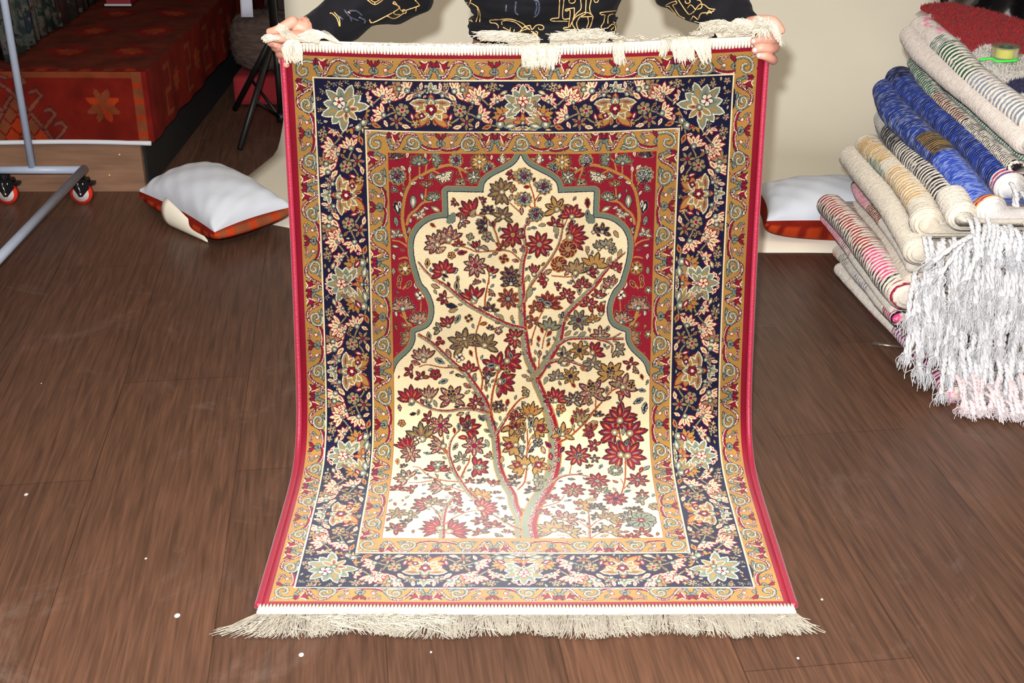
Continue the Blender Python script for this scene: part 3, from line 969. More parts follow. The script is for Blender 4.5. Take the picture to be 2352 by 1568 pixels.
# ---------------------------------------------------------------- helpers ----
def tag(o,label=None,cat=None,group=None,kind=None):
    if label: o['label']=label
    if cat: o['category']=cat
    if group: o['group']=group
    if kind: o['kind']=kind
    return o
def empty(name,loc=(0,0,0),rz=0):
    o=bpy.data.objects.new(name,None); COL.objects.link(o); o.location=loc; o.rotation_euler=(0,0,rz); o.empty_display_size=.05; return o
def srgb(c):
    return tuple(((x/255)/12.92 if x/255<=.04045 else ((x/255+.055)/1.055)**2.4) for x in c[:3])
class MB:
    def __init__(s): s.v=[]; s.f=[]; s.c=[]; s.hasc=False
    def add(s,V,F,c=None):
        b=len(s.v); s.v.extend([tuple(map(float,p)) for p in V]); s.f.extend([tuple(b+i for i in q) for q in F])
        if c is not None:
            s.hasc=True
            if len(c)==3 and not hasattr(c[0],'__len__'): s.c.extend([tuple(c)]*len(V))
            else: s.c.extend([tuple(x) for x in c])
        else: s.c.extend([(1,1,1)]*len(V))
    def tube(s,P,r,n=8,c=None,cap=True,flat=1.0):
        P=[np.array(p,float) for p in P]; m=len(P)
        R=r if hasattr(r,'__len__') else [r]*m
        t0=P[1]-P[0]; t0/=np.linalg.norm(t0)+1e-12
        up=np.array([0,0,1.]) if abs(t0[2])<.9 else np.array([1.,0,0])
        u=np.cross(t0,up); u/=np.linalg.norm(u)+1e-12
        V=[]
        for i in range(m):
            t=(P[min(i+1,m-1)]-P[max(i-1,0)]); t/=np.linalg.norm(t)+1e-12
            u=u-t*u.dot(t); u/=np.linalg.norm(u)+1e-12; w=np.cross(t,u)
            for k in range(n):
                a=6.283185*k/n; V.append(P[i]+R[i]*(math.cos(a)*u+flat*math.sin(a)*w))
        F=[(i*n+k,i*n+(k+1)%n,(i+1)*n+(k+1)%n,(i+1)*n+k) for i in range(m-1) for k in range(n)]
        if cap: F.append(tuple(range(n))[::-1]); F.append(tuple((m-1)*n+k for k in range(n)))
        s.add(V,F,c)
    def box(s,lo,hi,c=None):
        x0,y0,z0=lo; x1,y1,z1=hi
        s.add([(x0,y0,z0),(x1,y0,z0),(x1,y1,z0),(x0,y1,z0),(x0,y0,z1),(x1,y0,z1),(x1,y1,z1),(x0,y1,z1)],
              [(0,3,2,1),(4,5,6,7),(0,1,5,4),(1,2,6,5),(2,3,7,6),(3,0,4,7)],c)
    def ell(s,c0,r,n=14,m=9,c=None,M=None):
        V=[];F=[]
        for i in range(m+1):
            a=math.pi*i/m
            for k in range(n):
                b=6.283185*k/n; p=np.array([r[0]*math.sin(a)*math.cos(b),r[1]*math.sin(a)*math.sin(b),r[2]*math.cos(a)])
                if M is not None: p=M@p
                V.append(p+np.array(c0))
        for i in range(m):
            for k in range(n): F.append((i*n+k,(i+1)*n+k,(i+1)*n+(k+1)%n,i*n+(k+1)%n))
        s.add(V,F,c)
    def grid(s,G,c=None,flip=False):
        """G: (rows, cols, 3)"""
        G=np.asarray(G,float); h,w=G.shape[:2]; b=len(s.v)
        s.v.extend(map(tuple,G.reshape(-1,3).tolist()))
        if c is not None:
            s.hasc=True; c=np.asarray(c,float)
            s.c.extend(map(tuple,(np.broadcast_to(c,(h,w,3)) if c.ndim==1 else c).reshape(-1,3).tolist()))
        else: s.c.extend([(1,1,1)]*(h*w))
        for i in range(h-1):
            for k in range(w-1):
                q=(b+i*w+k,b+i*w+k+1,b+(i+1)*w+k+1,b+(i+1)*w+k); s.f.append(q[::-1] if flip else q)
    def build(s,name,mat,parent=None,smooth=True,bevel=0):
        me=bpy.data.meshes.new(name); me.from_pydata(s.v,[],s.f); me.update()
        if s.hasc:
            at_=me.color_attributes.new('Col','FLOAT_COLOR','POINT')
            lin=np.ones((len(s.v),4),np.float32); c=np.array(s.c,np.float32)
            lin[:,:3]=c; at_.data.foreach_set('color',lin.ravel())
        if smooth: me.polygons.foreach_set('use_smooth',[True]*len(me.polygons))
        o=bpy.data.objects.new(name,me); COL.objects.link(o)
        if mat: me.materials.append(mat)
        if parent is not None:
            o.parent=parent; bpy.context.view_layer.update() if False else None
            o.matrix_parent_inverse=Matrix.Translation(parent.location).inverted() if parent.rotation_euler.z==0 else (Matrix.Translation(parent.location)@Matrix.Rotation(parent.rotation_euler.z,4,'Z')).inverted()
        if bevel:
            m=o.modifiers.new('b','BEVEL'); m.width=bevel; m.segments=2; m.limit_method='ANGLE'
        return o
def L(c): return srgb(c)
def mat(name,c,rough=.6,metal=0,spec=.5,noise=0,nscale=20,bump=0,bscale=60,vcol=False,sheen=0,coat=0,trans=0,stretch=None):
    m=bpy.data.materials.new(name); m.use_nodes=True; nt=m.node_tree; N=nt.nodes; b=N['Principled BSDF']
    b.inputs['Roughness'].default_value=rough; b.inputs['Metallic'].default_value=metal; b.inputs['Specular IOR Level'].default_value=spec
    b.inputs['Sheen Weight'].default_value=sheen; b.inputs['Coat Weight'].default_value=coat; b.inputs['Transmission Weight'].default_value=trans
    tc=N.new('ShaderNodeTexCoord'); src=None
    if vcol:
        a=N.new('ShaderNodeVertexColor'); a.layer_name='Col'; src=a.outputs['Color']
    mp=N.new('ShaderNodeMapping'); nt.links.new(tc.outputs['Object'],mp.inputs[0])
    if stretch: mp.inputs['Scale'].default_value=stretch
    if noise:
        n=N.new('ShaderNodeTexNoise'); n.inputs['Scale'].default_value=nscale; n.inputs['Detail'].default_value=6; nt.links.new(mp.outputs[0],n.inputs['Vector'])
        mr=N.new('ShaderNodeMapRange'); mr.inputs[1].default_value=.3; mr.inputs[2].default_value=.7; mr.inputs[3].default_value=1-noise; mr.inputs[4].default_value=1+noise*.6
        nt.links.new(n.outputs['Fac'],mr.inputs[0])
        mx=N.new('ShaderNodeMix'); mx.data_type='RGBA'; mx.blend_type='MULTIPLY'; mx.inputs[0].default_value=1
        if src is not None: nt.links.new(src,mx.inputs[6])
        else: mx.inputs[6].default_value=(*L(c),1)
        nt.links.new(mr.outputs[0],mx.inputs[7]); src=mx.outputs[2]
    if src is not None: nt.links.new(src,b.inputs['Base Color'])
    else: b.inputs['Base Color'].default_value=(*L(c),1)
    if bump:
        n2=N.new('ShaderNodeTexNoise'); n2.inputs['Scale'].default_value=bscale; n2.inputs['Detail'].default_value=4; nt.links.new(mp.outputs[0],n2.inputs['Vector'])
        bp=N.new('ShaderNodeBump'); bp.inputs['Strength'].default_value=bump; bp.inputs['Distance'].default_value=.004; nt.links.new(n2.outputs['Fac'],bp.inputs['Height']); nt.links.new(bp.outputs[0],b.inputs['Normal'])
    return m
def thread(mb,P,r,c,wob=.0,n=4):
    P=spl(P,4)
    if wob: P=P+RN.normal(0,wob,P.shape)*np.linspace(0,1,len(P))[:,None]
    mb.tube(P,r,n,c,cap=False)
# ---------------------------------------------------------------- camera, world, light ----
cd=bpy.data.cameras.new('camera'); cam=bpy.data.objects.new('camera',cd); COL.objects.link(cam)
cam.location=(0,0,CAM_H); cam.rotation_euler=(math.radians(90)-PITCH,0,0)
cd.sensor_width=36; cd.lens=FPX/2352*36; cd.clip_start=.05; sc.camera=cam
sc.view_settings.view_transform='Standard'; sc.view_settings.look='None'; sc.view_settings.exposure=0
w=bpy.data.worlds.new('world'); sc.world=w; w.use_nodes=True; w.node_tree.nodes['Background'].inputs[0].default_value=(.75,.85,1,1); w.node_tree.nodes['Background'].inputs[1].default_value=.03
def light(name,ty,loc,e,**k):
    d=bpy.data.lights.new(name,ty); d.energy=e
    for a,b in k.items(): setattr(d,a,b)
    o=bpy.data.objects.new(name,d); COL.objects.link(o); o.location=loc; return o
fl=light('camera_flash','POINT',(-.045,.02,1.615),450,shadow_soft_size=.022,color=(1,1,1))
top_fill=light('overhead_fill','AREA',(0,.25,2.6),78,shape='RECTANGLE',size=2.4,size_y=1.6,color=(1,.86,.70)); top_fill.rotation_euler=(math.radians(18),0,0)  # unseen soft fill added overhead to brighten near floor and lower rug
# ================================================================= ROOM ====
def floor_mat():
    m=bpy.data.materials.new('wood_vinyl'); m.use_nodes=True; nt=m.node_tree; N=nt.nodes; lk=nt.links.new; b=N['Principled BSDF']
    tc=N.new('ShaderNodeTexCoord'); mp=N.new('ShaderNodeMapping'); mp.inputs['Rotation'].default_value=(0,0,math.radians(-7)); lk(tc.outputs['Object'],mp.inputs[0])
    m2=N.new('ShaderNodeMapping'); m2.inputs['Rotation'].default_value=(0,0,math.radians(90)); lk(mp.outputs[0],m2.inputs[0])
    br=N.new('ShaderNodeTexBrick'); br.inputs['Scale'].default_value=1; br.inputs['Brick Width'].default_value=1.25; br.inputs['Row Height'].default_value=.31
    br.inputs['Mortar Size'].default_value=.0012; br.inputs['Color1'].default_value=(.86,.86,.86,1); br.inputs['Color2'].default_value=(1.08,1.05,1.0,1); br.inputs['Mortar'].default_value=(.55,.52,.5,1); br.offset=.37
    lk(m2.outputs[0],br.inputs['Vector'])
    st=N.new('ShaderNodeMapping'); st.inputs['Scale'].default_value=(60,3.2,1); lk(mp.outputs[0],st.inputs[0])
    n1=N.new('ShaderNodeTexNoise'); n1.inputs['Scale'].default_value=1.5; n1.inputs['Detail'].default_value=8; n1.inputs['Distortion'].default_value=.6; lk(st.outputs[0],n1.inputs['Vector'])
    s2=N.new('ShaderNodeMapping'); s2.inputs['Scale'].default_value=(220,9,1); lk(mp.outputs[0],s2.inputs[0])
    n2=N.new('ShaderNodeTexNoise'); n2.inputs['Scale'].default_value=1; n2.inputs['Detail'].default_value=3; lk(s2.outputs[0],n2.inputs['Vector'])
    cr=N.new('ShaderNodeValToRGB'); e=cr.color_ramp.elements; e[0].position=.3; e[0].color=(*L((78,56,45)),1); e[1].position=.72; e[1].color=(*L((108,77,61)),1)
    lk(n1.outputs['Fac'],cr.inputs[0])
    mr=N.new('ShaderNodeMapRange'); mr.inputs[1].default_value=.35; mr.inputs[2].default_value=.6; mr.inputs[3].default_value=.84; mr.inputs[4].default_value=1.05; lk(n2.outputs['Fac'],mr.inputs[0])
    x1=N.new('ShaderNodeMix'); x1.data_type='RGBA'; x1.blend_type='MULTIPLY'; x1.inputs[0].default_value=1; lk(cr.outputs[0],x1.inputs[6]); lk(mr.outputs[0],x1.inputs[7])
    x2=N.new('ShaderNodeMix'); x2.data_type='RGBA'; x2.blend_type='MULTIPLY'; x2.inputs[0].default_value=1; lk(x1.outputs[2],x2.inputs[6]); lk(br.outputs['Color'],x2.inputs[7])
    # chalky dust scuffs
    n3=N.new('ShaderNodeTexNoise'); n3.inputs['Scale'].default_value=2.1; n3.inputs['Detail'].default_value=9; n3.inputs['Roughness'].default_value=.72; n3.inputs['Distortion'].default_value=1.6; lk(tc.outputs['Object'],n3.inputs['Vector'])
    r3=N.new('ShaderNodeMapRange'); r3.inputs[1].default_value=.56; r3.inputs[2].default_value=.85; r3.inputs[3].default_value=0; r3.inputs[4].default_value=.26; lk(n3.outputs['Fac'],r3.inputs[0])
    x3=N.new('ShaderNodeMix'); x3.data_type='RGBA'; lk(r3.outputs[0],x3.inputs[0]); lk(x2.outputs[2],x3.inputs[6]); x3.inputs[7].default_value=(*L((176,158,148)),1)
    lk(x3.outputs[2],b.inputs['Base Color']); b.inputs['Roughness'].default_value=.42; b.inputs['Specular IOR Level'].default_value=.35
    bp=N.new('ShaderNodeBump'); bp.inputs['Strength'].default_value=.12; bp.inputs['Distance'].default_value=.002; lk(n2.outputs['Fac'],bp.inputs['Height']); lk(bp.outputs[0],b.inputs['Normal'])
    return m
mb=MB(); mb.box((-2.6,-1.2,-.05),(3.0,6.7,0)); tag(mb.build('floor',floor_mat(),smooth=False),kind='structure')
M_wall=mat('dark_plaster',(70,58,54),.9,noise=.25,nscale=4,bump=.2)
mb=MB(); mb.box((-2.6,6.6,0),(3.0,6.7,3.1)); tag(mb.build('wall_back',M_wall,smooth=False),kind='structure')
mb=MB(); mb.box((-2.1,-1.2,0),(-2.0,6.6,3.1)); tag(mb.build('wall_left',M_wall,smooth=False),kind='structure')
mb=MB(); mb.box((2.6,-1.2,0),(2.7,6.6,3.1)); tag(mb.build('wall_right',M_wall,smooth=False),kind='structure')
mb=MB(); mb.box((-2.1,-1.2,3.1),(2.7,6.7,3.2)); tag(mb.build('ceiling',mat('ceiling_paint',(170,165,158),.9,noise=.05),smooth=False),kind='structure')
# ---- paper backdrop ----
M_paper=mat('backdrop_paper',(248,241,222),.85,spec=.2,noise=.03,nscale=3)
rows=[]
prof=[(3.70,.0025),(4.0,.0025),(4.4,.0025),(4.72,.003)]+[(4.72+.46*math.sin(a),.003+.46*(1-math.cos(a))) for a in np.linspace(.15,math.pi/2,10)]+[(5.19,z) for z in (.6,1,1.5,2,2.5)]
bd=empty('paper_backdrop',(.4,5.2,0)); tag(bd,'wide cream paper photo backdrop sweeping down onto the floor behind the person','backdrop')
for Y,Z in prof:
    l=at(655,318,Z=0)[0]-.0 ; t=max(0,(4.75-Y)/1.0)
    xl=-.905-.22*t; xr=1.70+.02*t
    Yl=Y+(.45*max(0,1-(Y-3.70)/.5) if Y<4.2 else 0)
    rows.append([(xl+(xr-xl)*k/40, Y+ (Yl-Y)*(1-k/40)**7+.12*(1-k/40)*max(0,1-(Y-3.70)/.5), Z+.0015*math.sin(k*.9)*(1 if Z<.01 else 0)) for k in range(41)])
mb=MB(); mb.grid(np.array(rows)); o=mb.build('paper_sheet',M_paper,bd); o.modifiers.new('s','SOLIDIFY').thickness=.0012
# roller tube at the top
mb=MB(); mb.tube([(-1.0,5.2,2.5),(1.8,5.2,2.5)],.035,16); mb.build('roller_tube',mat('card_tube',(150,120,80),.7),bd)
# curled front corner of the paper, lying against the left cushion
mb=MB(); G=[]
A=np.array((-1.110,3.972)); B=np.array((-.966,3.820)); nn=np.array((-.76,-.65))
for k in range(16):
    a=-1.5+k*.175; G.append([])
    for j in range(11):
        t=j/10; r=.050*(1-t)**.8+.004; c=A+(B-A)*t+nn*(r*math.cos(a)*.75)
        G[-1].append((c[0],c[1],.003+r+r*math.sin(a)))
mb.grid(np.array(G)); o=mb.build('curled_corner',M_paper,bd); o.modifiers.new('s','SOLIDIFY').thickness=.001
# ================================================================= HELD RUG ====
PILE=1.6; COATW=.40
M_rug=None
def rug_material():
    C=draw_rug(); H,W=C.a.shape[:2]
    img=bpy.data.images.new('rug_pattern',W,H,alpha=False)
    a=np.ones((H,W,4),np.float32); a[...,:3]=np.clip(C.a[::-1]/255,0,1); img.pixels.foreach_set(a.ravel()); img.pack()
    m=bpy.data.materials.new('silky_rug_pile'); m.use_nodes=True; nt=m.node_tree; N=nt.nodes; lk=nt.links.new; b=N['Principled BSDF']
    uv=N.new('ShaderNodeUVMap'); uv.uv_map='UVMap'; t=N.new('ShaderNodeTexImage'); t.image=img; lk(uv.outputs[0],t.inputs[0]); t.extension='EXTEND'
    n=N.new('ShaderNodeTexNoise'); n.inputs['Scale'].default_value=9; n.inputs['Detail'].default_value=3; tc=N.new('ShaderNodeTexCoord'); lk(tc.outputs['Object'],n.inputs['Vector'])
    mr=N.new('ShaderNodeMapRange'); mr.inputs[1].default_value=.3; mr.inputs[2].default_value=.7; mr.inputs[3].default_value=.68; mr.inputs[4].default_value=.88; lk(n.outputs['Fac'],mr.inputs[0])
    mx=N.new('ShaderNodeMix'); mx.data_type='RGBA'; mx.blend_type='MULTIPLY'; mx.inputs[0].default_value=1; lk(t.outputs[0],mx.inputs[6]); lk(mr.outputs[0],mx.inputs[7])
    lk(mx.outputs[2],b.inputs['Base Color']); b.inputs['Roughness'].default_value=.62; b.inputs['Specular IOR Level'].default_value=.22
    # silky pile leans towards the fringe: its glossy lobe is tilted down the rug
    tg=N.new('ShaderNodeTangent'); tg.direction_type='UV_MAP'; tg.uv_map='UVMap'; ge=N.new('ShaderNodeNewGeometry')
    cx_=N.new('ShaderNodeVectorMath'); cx_.operation='CROSS_PRODUCT'; lk(tg.outputs[0],cx_.inputs[0]); lk(ge.outputs['Normal'],cx_.inputs[1])
    s1=N.new('ShaderNodeVectorMath'); s1.operation='SCALE'; s1.inputs[3].default_value=PILE; lk(cx_.outputs[0],s1.inputs[0])
    ad=N.new('ShaderNodeVectorMath'); ad.operation='ADD'; lk(s1.outputs[0],ad.inputs[0]); lk(ge.outputs['Normal'],ad.inputs[1])
    nz=N.new('ShaderNodeVectorMath'); nz.operation='NORMALIZE'; lk(ad.outputs[0],nz.inputs[0]); lk(nz.outputs[0],b.inputs['Coat Normal'])
    s2_=N.new('ShaderNodeVectorMath'); s2_.operation='SCALE'; s2_.inputs[3].default_value=.82; lk(cx_.outputs[0],s2_.inputs[0])
    ad2=N.new('ShaderNodeVectorMath'); ad2.operation='ADD'; lk(s2_.outputs[0],ad2.inputs[0]); lk(ge.outputs['Normal'],ad2.inputs[1])
    nz2=N.new('ShaderNodeVectorMath'); nz2.operation='NORMALIZE'; lk(ad2.outputs[0],nz2.inputs[0])
    b.inputs['Coat Weight'].default_value=COATW; b.inputs['Coat Roughness'].default_value=.40; b.inputs['Coat IOR'].default_value=1.55
    n2=N.new('ShaderNodeTexNoise'); n2.inputs['Scale'].default_value=420; lk(uv.outputs[0],n2.inputs['Vector'])
    bp=N.new('ShaderNodeBump'); bp.inputs['Strength'].default_value=.35; bp.inputs['Distance'].default_value=.0015; lk(n2.outputs['Fac'],bp.inputs['Height']); lk(nz2.outputs[0],bp.inputs['Normal']); lk(bp.outputs[0],b.inputs['Normal'])
    return m
M_rug=rug_material()
rug=empty('prayer_rug',(.0265,2.2,0)); tag(rug,'prayer rug held up by its corners, flowering tree on cream inside navy border','rug')
nu,nv=90,220
U,V=np.meshgrid(np.linspace(0,1,nu),np.linspace(0,RUG_L,nv)); G=rug_xyz(U,V)
mb=MB(); mb.grid(G,flip=False); o=mb.build('woven_pile',M_rug,rug)
uvl=o.data.uv_layers.new(name='UVMap'); li=np.zeros(len(o.data.loops),np.int32); o.data.loops.foreach_get('vertex_index',li)
uvs=np.stack([U.ravel()[li],1-V.ravel()[li]/RUG_L],-1).astype(np.float32); uvl.data.foreach_set('uv',uvs.ravel())
sm=o.modifiers.new('s','SOLIDIFY'); sm.thickness=.005; sm.offset=-1 
M_bind=mat('pink_binding',(158,22,56),.45,sheen=.3,bump=.3,bscale=300)
for side in (0,1):
    mb=MB(); P=[]
    for v in np.linspace(.0,RUG_L,160):
        p=rug_xyz(side,v); P.append((p[0]+(-.002 if side==0 else .002),p[1]-.001,p[2]+.002))
    mb.tube(P,.0068,10,None,True); 
    o=mb.build('side_binding',M_bind,rug); o['label']='bright pink overcast side edge'
M_cot=mat('cotton_white',(240,232,214),.8,spec=.2,vcol=True,sheen=.2)
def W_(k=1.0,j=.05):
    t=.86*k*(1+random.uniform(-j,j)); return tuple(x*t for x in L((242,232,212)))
for end in (0,1):
    mb=MB()
    v0=0 if end==0 else RUG_L
    n=150
    for i in range(n):
        u=(i+.5)/n
        p=rug_xyz(u,v0)
        if end==0: a=p+np.array([0,-.006,-.0035+.001*random.random()]); b=p+np.array([0,-.0045,.012])
        else: a=p+np.array([0,.003,.005]); b=p+np.array([0,-.016,.004])
        mb.tube([a,a*.5+b*.5+np.array([0,-.0012,.0012]),b],[.0026,.0034,.0036],6,W_())
    for off in (0.013,.0165):
        P=[rug_xyz(u,v0)+(np.array([0,-.003,off]) if end==0 else np.array([0,-off-.004,.004])) for u in np.linspace(0,1,120)]
        mb.tube(P,.0032,8,W_(1.0))
    o=mb.build('end_selvedge',M_cot,rug); o['label']='white stitched end band'
# floor fringe: loose cotton threads
mb=MB()
for i in range(2300):
    u=random.random(); p=rug_xyz(u,RUG_L)+np.array([0,-.02,.001])
    e=(u-.5)*2; lean=.055*(max(0,-e-.86)/.14*-1+max(0,e-.9)/.1*.6)+random.gauss(0,.006)+.004*math.sin(u*31)+.006*math.sin(u*75)
    ln=random.uniform(.042,.070)+.006*math.sin(u*23)
    if .17<u<.33: lean+=.02*math.sin((u-.17)*40); 
    z=random.uniform(.0015,.006)
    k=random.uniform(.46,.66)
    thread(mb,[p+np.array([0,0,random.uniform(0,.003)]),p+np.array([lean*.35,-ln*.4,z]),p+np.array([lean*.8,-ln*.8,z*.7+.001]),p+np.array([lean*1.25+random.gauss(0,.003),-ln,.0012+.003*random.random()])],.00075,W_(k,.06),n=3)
for i in range(240):   # tangled lighter wisps on top
    u=random.choice([random.uniform(.12,.36),random.uniform(.12,.36),random.random()]); p=rug_xyz(u,RUG_L)+np.array([0,-.025-random.random()*.03,.006])
    a=random.uniform(0,6.28); r=random.uniform(.01,.03)
    thread(mb,[p,p+np.array([r*math.cos(a),r*.5*math.sin(a)-.006,.003]),p+np.array([r*1.6*math.cos(a+.8),r*.7*math.sin(a+.8)-.012,0])],.0007,W_(.78),n=3)
o=mb.build('floor_fringe',M_cot,rug); tag(o,'cream cotton fringe fanned out on the floor',kind='stuff')
# upper fringe: tufts flopping over and standing up behind the top edge
def tuft(mb,a,b,m,n,sa,sb,r=.0009,y=(2.648,2.64),curl=.004):
    """bundle of threads from px a (spread sa) via m to px b (spread sb); y depth at start/end"""
    for i in range(n):
        t=random.uniform(-1,1); g=random.gauss(0,.35)
        p=[np.array(at(q[0]+s_[0]*t+s_[1]*g,q[1]+s_[2]*t*1.0+s_[3]*g,Y=yy+random.uniform(-.004,.004))) for q,s_,yy in ((a,sa,y[0]),(m,[(x+z)/2 for x,z in zip(sa,sb)],(y[0]+y[1])/2-.008),(b,sb,y[1]-.002))]
        thread(mb,p,r,W_(random.uniform(.8,1.02)),wob=curl*.25,n=3)
mb=MB()
def T(a,b,m,n,sa,sb,y=(2.648,2.64),curl=.006):
    for i in range(int(n*1.6)):
        t=random.uniform(-1,1); f=random.uniform(.72,1.08); g=random.gauss(0,1)
        q=lambda P,sp,w,Y: np.array(at(P[0]+sp[0]*t+sp[1]*g*w,P[1]+sp[2]*t+sp[3]*g*w,Y=Y+random.uniform(-.005,.004)))
        e=(a[0]+(b[0]-a[0])*f,a[1]+(b[1]-a[1])*f); mm=(m[0]+random.gauss(0,2.5),m[1]+random.gauss(0,2.5))
        clump=math.sin(t*9+a[0])*2.5
        P=[q(a,sa,.2,y[0]),q((mm[0]+clump*.5,mm[1]),[(x+z)/2 for x,z in zip(sa,sb)],.4,(y[0]+y[1])/2-.008),q((e[0]+clump,e[1]),sb,.7,y[1]-.002)]
        thread(mb,P,.0006,W_(random.uniform(.82,1.12)),wob=.0003+curl*.05,n=3)
def puff(x0,x1,yb0,yb1,h,lean,n,fr=9):
    """threads standing up from the selvedge and flopping sideways"""
    for i in range(int(n*1.6)):
        t=random.random(); x=x0+(x1-x0)*t; yb_=yb0+(yb1-yb0)*t; k=random.uniform(.45,1.05); c=math.sin(x*.22)*3
        P=[np.array(at(x,yb_+random.uniform(-1,3),Y=2.650)),np.array(at(x+lean*.35*k+random.gauss(0,fr*.4)+c,yb_-h*.75*k,Y=2.650+random.uniform(-.010,.012))),
           np.array(at(x+lean*.85*k+random.gauss(0,fr)+c,yb_-h*(.9*k+random.uniform(-.25,.12)),Y=2.645+random.uniform(-.016,.012))),
           np.array(at(x+lean*1.15*k+random.gauss(0,fr)+c,yb_-h*k*random.uniform(.35,.95),Y=2.642+random.uniform(-.018,.008)))]
        thread(mb,P,.0006,W_(random.uniform(.84,1.12)),wob=.0003,n=3)
T((1238,100),(1236,154),(1238,122),260,(38,0,0,2),(35,3,2,4))
T((1262,104),(1272,146),(1272,120),50,(10,0,0,2),(10,3,0,3))
puff(1172,1216,103,103,32,-72,260); puff(1180,1238,103,103,28,-28,160)
puff(1262,1330,101,97,26,10,330); puff(1325,1392,98,94,30,-14,320); puff(1300,1392,98,94,22,20,120,14)
T((1424,92),(1424,146),(1420,110),90,(9,0,0,2),(14,3,0,4)); puff(1408,1436,94,92,10,-3,60,4)
puff(1466,1480,92,92,13,-4,16,5)
T((1530,86),(1522,128),(1526,100),55,(10,0,0,2),(9,2,0,4))
T((1556,86),(1562,140),(1560,104),80,(16,0,0,2),(14,3,0,5)); T((1572,86),(1586,136),(1578,104),60,(12,0,0,2),(8,3,0,5))
T((1600,84),(1622,138),(1612,104),110,(22,0,0,2),(12,3,-6,5)); T((1596,84),(1600,120),(1598,104),70,(30,0,0,2),(26,5,0,7))
puff(1596,1640,86,80,14,-4,110,6); puff(1524,1560,88,86,8,0,60,4)
puff(1648,1690,84,80,36,-34,280,6); puff(1672,1700,82,80,30,6,120,8)
T((1690,80),(1745,64),(1712,54),260,(26,0,-2,3),(20,5,12,7)); puff(1690,1735,82,78,24,26,160,8)
T((1735,74),(1775,62),(1755,50),110,(12,0,6,3),(18,4,14,6),y=(2.632,2.615))
T((1748,58),(1788,92),(1776,58),70,(12,0,4,3),(9,5,12,8),y=(2.615,2.605),curl=.012)
T((1752,62),(1745,86),(1750,70),40,(10,0,2,3),(20,5,2,7),y=(2.615,2.603),curl=.012)
T((1750,70),(1758,40),(1754,56),9,(8,0,2,3),(12,6,2,4),y=(2.615,2.603),curl=.01)
# left hand: twisted rope of fringe, hanging tuft, stray end
T((775,98),(700,90),(735,78),220,(10,0,2,3),(12,2,6,3),curl=.003)
T((705,93),(642,62),(664,84),190,(8,0,5,2),(4,1,-6,2),y=(2.640,2.605),curl=.002)
T((668,92),(666,140),(660,112),150,(8,0,0,3),(11,2,0,4),y=(2.618,2.615),curl=.003)
T((680,92),(684,140),(684,112),110,(5,0,0,3),(8,2,0,5),y=(2.620,2.618),curl=.003)
T((640,88),(606,92),(620,86),60,(2,0,3,1),(3,1,5,2),y=(2.606,2.604),curl=.002)
for i in range(160):
    x=random.uniform(790,1640); T((x,104-(x>1250)*(x-1250)*.045),(x+random.uniform(-14,14),101-(x>1250)*(x-1250)*.045-random.uniform(0,3)),(x,102-(x>1250)*(x-1250)*.045),1,(3,0,0,1),(3,1,0,1),curl=.003)
o=mb.build('top_fringe',M_cot,rug); tag(o,'white fringe tufts flopped over the held edge',kind='stuff')
# ================================================================= PERSON ====
def fused(name,mb,mat_,parent,vox,smooth=6,post=None,dec=None):
    o=mb.build('tmp_'+name,mat_); 
    m=o.modifiers.new('r','REMESH'); m.mode='VOXEL'; m.voxel_size=vox; m.use_smooth_shade=True
    if smooth: s_=o.modifiers.new('s','SMOOTH'); s_.iterations=smooth; s_.factor=.5
    if dec: d_=o.modifiers.new('d','DECIMATE'); d_.ratio=dec
    bpy.context.view_layer.update(); dg=bpy.context.evaluated_depsgraph_get()
    me=bpy.data.meshes.new_from_object(o.evaluated_get(dg)); bpy.data.objects.remove(o)
    if post: post(me)
    me.polygons.foreach_set('use_smooth',[True]*len(me.polygons))
    q=bpy.data.objects.new(name,me); COL.objects.link(q)
    if parent: q.parent=parent; q.matrix_parent_inverse=Matrix.Translation(parent.location).inverted()
    return q
PX,PY=.073,3.03
person=empty('person',(PX,PY,0)); tag(person,'person in a black sweatshirt with gold outlined letters holding the rug up','person')
M_skin=bpy.data.materials.new('skin'); M_skin.use_nodes=True; _b=M_skin.node_tree.nodes['Principled BSDF']; _b.inputs['Base Color'].default_value=(*L((210,152,132)),1); _b.inputs['Roughness'].default_value=.5; _b.inputs['Subsurface Weight'].default_value=.08; _b.inputs['Subsurface Radius'].default_value=(.02,.008,.004)
def a3(px,py,Y): return np.array(at(px,py,Y=Y))
mb=MB()
def limb(P,R,n=14):
    P=spl(P,5); R=np.interp(np.linspace(0,1,len(P)),np.linspace(0,1,len(R)),R); mb.tube(P,list(R),n)
    mb.ell(P[0],[R[0]]*3,12,8); mb.ell(P[-1],[R[-1]]*3,12,8)
# trunk, head, legs
for z0,z1,r0,r1 in ((.78,.95,(.165,.115),(.15,.10)),(.95,1.2,(.145,.095),(.155,.10)),(1.2,1.26,(.155,.10),(.12,.075))):
    for t in np.linspace(0,1,5):
        mb.ell((PX,PY,z0+(z1-z0)*t),(r0[0]+(r1[0]-r0[0])*t,r0[1]+(r1[1]-r0[1])*t,.07),18,10)
SH=[(PX-.165,PY-.01,1.26),(PX+.165,PY-.01,1.26)]
limb([(PX-.15,PY,1.25),(PX,PY,1.28),(PX+.15,PY,1.25)],[.055,.065,.055])
limb([(PX,PY,1.27),(PX,PY-.02,1.36)],[.056,.052])
hd=np.array((PX,PY-.035,1.455))
mb.ell(hd,(.074,.092,.105),22,16); mb.ell(hd+(0,-.02,-.055),(.055,.062,.06),18,12)
mb.tube([hd+(0,-.088,.012),hd+(0,-.104,-.018),hd+(0,-.098,-.026)],[.008,.013,.011],8); mb.ell(hd+(0,-.082,-.055),(.022,.010,.009),10,8); mb.ell(hd+(0,-.070,-.095),(.022,.016,.014),10,8)
